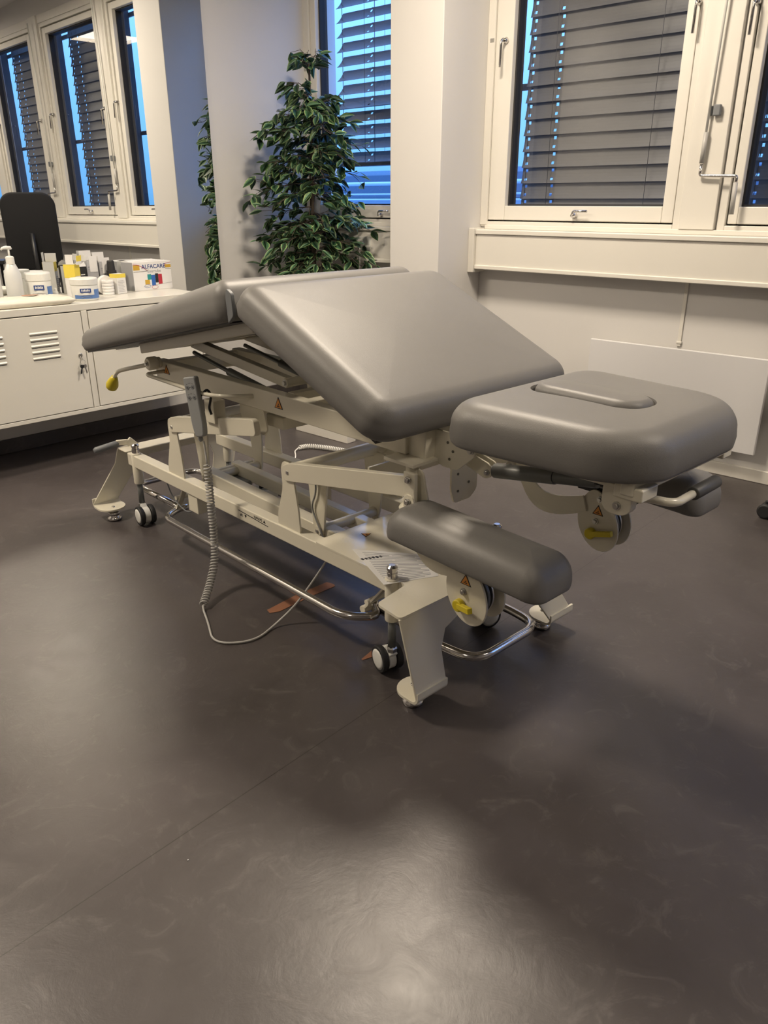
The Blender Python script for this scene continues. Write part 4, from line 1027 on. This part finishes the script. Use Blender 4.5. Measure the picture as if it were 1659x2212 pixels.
bm = BM(); box(bm, -h*.95, h*.95, -h-.0035, -h-.003, .160, .185, Matrix.Rotation(radians(4), 4, 'X')); obj('yellow_print', bm, 'card_yellow', fl)
bm = BM()
for k in range(8): box(bm, h+.0003, h+.0009, -.018, .016-.006*(k % 3), .012+.009*k, .0135+.009*k)
for k in range(3): box(bm, -.014, .012, -h-.0010, -h-.0004, .045+.004*k, .0465+.004*k)
obj('small_print', bm, 'ink_grey', r)
r, o = carton('medicine_box', -.645, -.070, 14, .062, .050, .128, ('ink', 'ink', 'card_white', 'ink'), 'black carton with torn top between the yellow and grey boxes', 'box', top=False)
bm = BM()
for k in range(5): box(bm, -.020, -.014, -.0258, -.0251, .090-.015*k, .094-.015*k); box(bm, -.006, .018-.004*(k % 2), -.0258, -.0251, .090-.015*k, .094-.015*k)
obj('small_print', bm, 'paper', r)
bm = BM(); bm.faces.new([bm.verts.new(p) for p in ((-.031, -.024, .128), (.031, -.024, .128), (.026, -.018, .150), (.008, -.020, .140), (-.010, -.016, .154), (-.027, -.02, .142))]); obj('torn_flap', bm, 'card_white', r)
for (a, b, rt, h, lab_) in ((-.574, -.046, 4, .150, 'tall grey and white carton with open flap beside the black carton'), (-.508, -.044, 3, .140, 'grey and white carton with open flaps behind the stacked rolls')):
    r, o = carton('bandage_box', a, b, rt, .060, .055, h, ('card_grey', 'card_grey', 'card_white', 'card_grey'), lab_, 'box', top=False, group='grey bandage cartons')
    bm = BM(); box(bm, -.030, .030, .0, .001, h, h+.045, Matrix.Translation((0, .024, 0))); box(bm, -.030, -.029, -.027, .027, h, h+.03); box(bm, -.014, .026, -.0290, -.0280, h-.050, h+.022); obj('open_flap', bm, 'card_white', r)
    bm = BM(); box(bm, -.022, .022, -.0282, -.0277, h-.030, h-.024); box(bm, -.024, .018, -.0282, -.0277, h-.038, h-.0365); obj('small_print', bm, 'ink_grey', r)
# upright roll and the stack of rolls
def roll(a, b, z, R_, t, upright, label, grp):
    r = empty('bandage_roll', wp(a, b, ZT_+z), WROT + radians(10), label, 'roll', grp)
    bm = BM()
    prof = [(R_*.30, 0), (R_*.96, 0), (R_, t*.12), (R_, t*.88), (R_*.96, t), (R_*.30, t)]
    rings = []
    lathe(bm, prof, (0,0,0), 'z', 28)
    if upright: xform(bm, Matrix.Translation((0, 0, R_)) @ Matrix.Rotation(radians(96), 4, 'X'))
    obj('tape_roll', bm, 'card_white', r, smooth=False, bevel=.0008)
    bm = BM(); lathe(bm, [(R_*.30, t*.5), (R_*.31, t*1.02), (R_*.22, t*1.03)], (0,0,0), 'z', 20)
    if upright: xform(bm, Matrix.Translation((0, 0, R_)) @ Matrix.Rotation(radians(96), 4, 'X'))
    obj('core', bm, 'card_side', r)
roll(-.618, -.125, 0, .036, .018, True, 'white tape roll standing on edge behind the front jar', 'white tape rolls on the cabinet')
ordn = ('lowest', 'second lowest', 'middle', 'second highest', 'topmost')
for k in range(5): roll(-.553 + .001*(k % 2), -.165, k*.0135, .027, .0125, False, 'white tape roll, %s of the stack of five lying flat' % ordn[k], 'white tape rolls on the cabinet')
roll(-.553, -.125, 0, .044, .016, True, 'white tape roll standing on edge behind the stack of rolls', 'white tape rolls on the cabinet')
r = at('dropper_bottle', -.492, -.102, 0, 'dark bottle with black cap behind the small yellow-topped box', 'bottle')
bm = BM(); lathe(bm, [(.022, 0), (.023, .004), (.023, .070), (.016, .082), (.013, .086)], (0,0,0), 'z', 24); obj('bottle_body', bm, 'black_plastic', r, smooth=True)
bm = BM(); lathe(bm, [(.0235, .084), (.0235, .104), (.019, .106), (.0165, .146), (.014, .150)], (0,0,0), 'z', 24); obj('cap', bm, 'black_rubber', r, smooth=False)
r, o = carton('medicine_box', -.492, -.155, 12, .056, .046, .092, ('card_white', 'card_side', 'card_white', 'card_white'), 'small white box with yellow top in front of the dark bottle', 'box')
bm = BM(); box(bm, -.0284, .0284, -.0236, -.0229, .074, .0925); box(bm, -.0286, -.0279, -.023, .023, .074, .0925); obj('yellow_print', bm, 'card_yellow', r)
bm = BM()
for k in range(8): box(bm, -.020, .018-.005*(k % 3), -.0236, -.0230, .010+.007*k, .0112+.007*k)
obj('small_print', bm, 'ink_grey', r)
r = at('eye_drop_bottle', -.772, -.085, 0, 'tiny pale blue bottle between the jar and the yellow box', 'bottle')
bm = BM(); lathe(bm, [(.010, 0), (.011, .003), (.011, .022), (.006, .028)], (0,0,0), 'z', 16); obj('bottle_body', bm, 'bottle_plastic', r, smooth=True)
bm = BM(); lathe(bm, [(.006, .028), (.006, .038), (.003, .041)], (0,0,0), 'z', 14); obj('cap', bm, 'white_plastic', r)
# exercise tubing box
bx = at('exercise_band_box', -.288, -.075, 3, 'white carton printed with coloured exercise tubing, right end of cabinet top', 'box')
hx, hy, hb = .110, .052, .136
bm = BM(); box(bm, -hx, hx, -hy, hy, 0, hb); cb_ = obj('carton', bm, 'card_white', bx, bevel=.0012)
bm = BM(); box(bm, -hx-.0006, -hx, -hy+.001, hy-.001, .002, hb-.002); obj('grey_side_panel', bm, 'card_grey', cb_)
FM = frame_M((0, -hy-.0003, 0), (1,0,0), (0,0,1))
bm = text_bm('ALFACARE', .0275, FM @ Matrix.Translation((.008, .112, 0)), sx_=1.05, bold=.0004); obj('printed_name', bm, 'ink_blue', cb_, label='blue printed ALFACARE lettering')
bm = text_bm('Exertube', .0215, FM @ Matrix.Translation((.010, .090, 0))); obj('printed_subtitle', bm, 'ink_grey', cb_)
def fq(m_, pts, nm='printed_tubing'):
    bm = BM(); prism(bm, pts, (0, -hy, 0), (1,0,0), (0,0,1), .0005 if False else .0004); xform(bm, Matrix.Translation((0, -.0002, 0))); return obj(nm, bm, m_, cb_)
def rct(x0, z0, x1, z1): return [(x0, z0), (x1, z0), (x1, z1), (x0, z1)]
fq('band_gold', rct(-.048, .028, -.021, .050)); fq('band_teal', rct(-.032, .050, -.0105, .076)); fq('black_rubber', rct(.0125, .034, .0295, .078)); fq('band_blue', rct(-.010, .020, .012, .072)); fq('band_red', rct(.030, .026, .052, .074))
bm = BM()
for (cx, cz, m0) in ((-.036, .020, 0), (.006, .013, 1)):
    tube(bm, [(cx+.018*cos(a), -hy-.0006, cz+.008*sin(a)) for a in [2*pi*k/20 for k in range(21)]], .0006, 5, False, mi=m0)
tube(bm, [(-.06, -hy-.0006, .018), (.108, -hy-.0006, .031)], .0004, 5, mi=2)
tube(bm, fillet([(-.108, -hy-.0006, .125), (-.075, -hy-.0006, .122), (-.030, -hy-.0006, .095)], .03, 5), .0012, 6, mi=1)
tube(bm, fillet([(-.108, -hy-.0006, .091), (-.050, -hy-.0006, .091), (-.030, -hy-.0006, .093)], .02, 5), .0008, 6, mi=3)
tube(bm, fillet([(.109, -hy-.0006, .128), (.078, -hy-.0006, .124), (.070, -hy-.0006, .110)], .02, 5), .0010, 6, mi=1)
tube(bm, [(.076, -hy-.0006, .098), (.109, -hy-.0006, .098)], .0007, 6, mi=3)
obj('printed_lines', bm, None, cb_, mats=['band_blue', 'band_red', 'ink_grey', 'black_rubber'])
for q in (rct(-.108, .098, -.072, .122), rct(.076, .103, .109, .118)): fq('band_gold', q, 'printed_corner')
bm = BM(); M1 = Matrix.Translation((.0, -.004, hb)) @ Matrix.Rotation(radians(-7), 4, 'X'); box(bm, -hx*.98, hx*.98, 0, .048, .0005, .0015, M1); M2 = Matrix.Translation((-.01, .050, hb+.001)) @ Matrix.Rotation(radians(6), 4, 'X'); box(bm, -hx*.75, hx*.75, -.06, 0, .003, .004, M2)
obj('lid_flap', bm, 'card_white', bx)
# wrinkled soft pack
pk = at('compress_pack', -1.002, -.287, -4, 'crumpled cream plastic pack with brown patch lying flat on the cabinet', 'pack')
bm = BM(); rnd = random.Random(4); nx, ny = 44, 22; hx_, hy_ = .190, .098
g = [[None]*(ny+1) for _ in range(nx+1)]
from mathutils import noise as mnoise
for layer in (0, 1):
    for i in range(nx+1):
        for j in range(ny+1):
            x, y = (i/nx*2-1), (j/ny*2-1); ex = 1 - abs(x)**6*.10*abs(y)
            prof = max(0, (1-abs(x)**5)*(1-abs(y)**4))**.5
            wz = mnoise.noise(V((x*7, y*3, layer*3)))*.0022 + mnoise.noise(V((x*22, y*9, 5)))*.0012
            edge = mnoise.noise(V((x*14, 7.3, y*.01)))*.004*abs(y)**6
            z = (.017 + .017*prof + wz*1.7*min(1, prof+.25)) if layer == 1 else (.017 - .0165*min(1, prof*1.6))
            g[i][j] = bm.verts.new((x*hx_, y*hy_*ex + edge, max(z, .0004))) if layer == 0 or (0 < i < nx and 0 < j < ny) else prevg[i][j]
    for i in range(nx):
        for j in range(ny):
            q = (g[i][j], g[i+1][j], g[i+1][j+1], g[i][j+1]); bm.faces.new(q if layer else q[::-1])
    prevg = [row[:] for row in g]
obj('pack_body', bm, 'foil_cream', pk, smooth=True)
bm = BM(); N_ = 20
c_ = [bm.verts.new((.030 + .036*cos(2*pi*k/N_), .020+.020*sin(2*pi*k/N_), .0385)) for k in range(N_)]; bm.faces.new(c_); obj('brown_patch', bm, 'brown_patch', pk)

# ================================================================== PLANT
rnd = random.Random(11)
PX, PY = 3.110, 3.320
pt = empty('artificial_ficus', (PX, PY, 0), 0, 'tall artificial ficus with pale-edged green leaves in the window niche', 'plant')
bm = BM(); lathe(bm, [(.095, 0), (.105, .01), (.135, .24), (.140, .25), (.128, .25), (.120, .225), (.02, .22)], (0,0,0), 'z', 32); obj('plant_pot', bm, 'pot', pt, smooth=False)
trunks = []
for (pts, r0) in (([(.0,.0,.2), (.012,.01,.6), (-.006,.012,.95), (.010,.0,1.30), (0,.0,1.62), (.01,.01,1.80)], .014), ([(.03,-.01,.2), (.022,.025,.65), (.02,.03,1.0), (-.01,.015,1.25), (.01,.0,1.45)], .009), ([(-.03,.02,.2), (-.035,.02,.6), (-.02,.035,.9), (.0,.02,1.15)], .006)):
    sp_ = fillet(pts, .2, 6); bm = BM(); tube(bm, sp_, [r0*(1-.6*i/(len(sp_)-1)) for i in range(len(sp_))], 10); obj('trunk', bm, 'bark', pt, smooth=True); trunks.append(sp_)
bml = BM(); uvl = bml.loops.layers.uv.new('UVMap'); bmt = BM()
def leaf(p, d, up, L, Wd, shade):
    d = d.normalized(); s = d.cross(up).normalized(); n = s.cross(d).normalized()
    prof = [(0, .02), (.15, .30), (.35, .50), (.55, .47), (.75, .30), (.9, .12), (1.0, .0)]
    mid = []; lf = []; rt = []
    for t, wv in prof:
        bend = -t*t*L*.12; c = p + d*(t*L) + n*bend
        mid.append(bml.verts.new(c)); 
        if wv > 0: lf.append(bml.verts.new(c + s*wv*Wd + n*wv*Wd*.16)); rt.append(bml.verts.new(c - s*wv*Wd + n*wv*Wd*.16))
        else: lf.append(mid[-1]); rt.append(mid[-1])
    for i in range(len(prof)-1):
        for side in (lf, rt):
            vs = [mid[i], mid[i+1]] + ([side[i+1]] if side[i+1] is not mid[i+1] else []) + [side[i]]
            try: f = bml.faces.new(vs)
            except ValueError: continue
            f.smooth = True
            for l in f.loops:
                l[uvl].uv = (0.0 if l.vert in (mid[i], mid[i+1]) and l.vert is not lf[-1] else 1.0, shade)
    # tip rim
def branch(z0, az, L, rise, droop, nl, seed, lsz=1.0):
    R = random.Random(seed); base = V((0,0,z0)); d = V((cos(az), sin(az), 0)); pts = []
    if d.x > 0: L = min(L, (3.32-PX-.03)/max(d.x, .05))
    while L > .05 and (7.34 - PY - d.y*L)/(PX + d.x*L) > 1.43: L *= .85
    if d.y > 0: L = min(L, (3.575-PY-.03)/max(d.y, .05))
    for k in range(9):
        t = k/8; pts.append(base + d*(L*t) + V((0,0, rise*t - droop*t*t)) + V((R.uniform(-1,1), R.uniform(-1,1), R.uniform(-1,1)))*.008*t)
    tube(bmt, pts, [.0036*(1-.7*k/8) for k in range(9)], 6)
    nl = int(nl*1.45)
    for j in range(nl):
        t = .22 + .78*(j+R.random()*.6)/nl; i = min(7, int(t*8)); p = pts[i].lerp(pts[i+1], t*8-i)
        # small twig then a leaf hanging from it
        a = az + R.choice((-1, 1))*R.uniform(.25, 1.5); tw = p + V((cos(a), sin(a), R.uniform(-.5, .45)))*R.uniform(.015, .07)
        tw.x = min(tw.x, 3.34-PX); tw.y = min(tw.y, 3.59-PY)
        put = False
        for q in range(R.choice((1, 2, 2))):
            a2 = a + R.uniform(-1.1, 1.1); dn = V((cos(a2), sin(a2), R.uniform(-1.15, .35))); Lf = R.uniform(.060, .088)*lsz
            P_ = V((PX, PY, 0)) + tw + dn.normalized()*Lf
            if P_.y > 3.60 or P_.x > 3.35 or (P_.x > 3.03 and P_.y < 2.73): continue
            if P_.z < .97 and P_.x > 3.27: continue
            if (7.34 - P_.y)/P_.x > 1.43: continue
            put = True; leaf(tw, dn, V((0,0,1)) + V((R.uniform(-.7,.7), R.uniform(-.7,.7), 0)), Lf, Lf*R.uniform(.46, .60), R.random())
        if put: tube(bmt, [p, tw], .0011, 4, False)
lays = [  # z, number, length, rise, droop, leaves
    (1.74, 3, .06, .12, .02, 5), (1.60, 5, .12, .10, .06, 7), (1.52, 6, .20, .07, .09, 9), (1.44, 7, .24, .08, .12, 10), (1.34, 7, .28, .08, .13, 11),
    (1.26, 7, .30, .06, .12, 11), (1.17, 6, .36, .04, .13, 12), (1.08, 3, .20, .03, .10, 8), (.99, 7, .32, .08, .12, 12), (.92, 7, .36, .08, .15, 12), (.84, 7, .34, .08, .17, 12), (.75, 7, .30, .06, .15, 11)]
sd = 0
for z, nb, L, ri, dr, nl in lays:
    off = rnd.uniform(0, 2*pi)
    for k in range(nb):
        sd += 1; branch(z + rnd.uniform(-.04, .04), off + 2*pi*k/nb + rnd.uniform(-.35, .35), L*rnd.uniform(.75, 1.15), ri, dr, nl, sd)
obj('twigs', bmt, 'bark', pt, smooth=True)

me = bpy.data.meshes.new('foliage'); bml.to_mesh(me); bml.free(); me.materials.append(MATS['leaf']); o = bpy.data.objects.new('foliage', me); COL.objects.link(o); o.parent = pt; o['kind'] = 'stuff'

# ================================================================== OFFICE CHAIR (right, mostly outside the frame, seen in the mirror)
ch = empty('office_chair', (2.985, .43, 0), radians(24), 'black office chair beyond the right edge, its back seen in the mirror', 'chair')
OC = lambda name, bm, m, par=ch, **k: obj(name, bm, m, par, **k)
for k in range(5):
    a = radians(63.9 + 72*k); d = V((cos(a), sin(a), 0)); bm = BM(); bar(bm, d*.03 + V((0,0,.105)), d*.30 + V((0,0,.075)), .038, .028); lg = OC('base_arm', bm, 'black_plastic', bevel=.006)
    bm = BM(); t_ = V((-d.y, d.x, 0)); c = d*.305 + V((0,0,.030))
    for s in (-1, 1):
        tube(bm, [c + t_*s*.008, c + t_*s*.012, c + t_*s*.026, c + t_*s*.030], [.022, .0285, .0285, .022], 20)
    bar(bm, c + V((0,0,.0)), c + V((0,0,.035)), .016, .020, up=(1,0,0)); OC('wheel', bm, 'black_rubber', lg)
bm = BM(); tube(bm, [(0,0,.09), (0,0,.26)], .028, 20); tube(bm, [(0,0,.26), (0,0,.42)], .016, 16); OC('gas_column', bm, 'black_plastic')
bm = cushion(.24, .235, .075, [.09]*4, rt=.035, crown=.012); xform(bm, Matrix.Translation((0,0,.43))); OC('seat', bm, 'black_fabric', smooth=True)
bm = cushion(.205, .30, .06, [.10]*4, rt=.028, crown=.01); xform(bm, Matrix.Translation((0, .235, .905)) @ Matrix.Rotation(radians(83), 4, 'X')); OC('backrest', bm, 'black_fabric', smooth=True)
bm = BM(); tube(bm, fillet([(0, .02, .425), (0, .27, .43), (0, .29, .60), (0, .275, .90)], .06, 6), .02, 14); OC('back_support', bm, 'black_plastic', smooth=True)
for s in (-1, 1):
    bm = BM(); tube(bm, fillet([(s*.20, .0, .44), (s*.29, .0, .45), (s*.29, .0, .66)], .04, 5), .014, 12); box(bm, s*.29-.035, s*.29+.035, -.13, .13, .655, .685); OC('armrest', bm, 'black_plastic', bevel=.004)
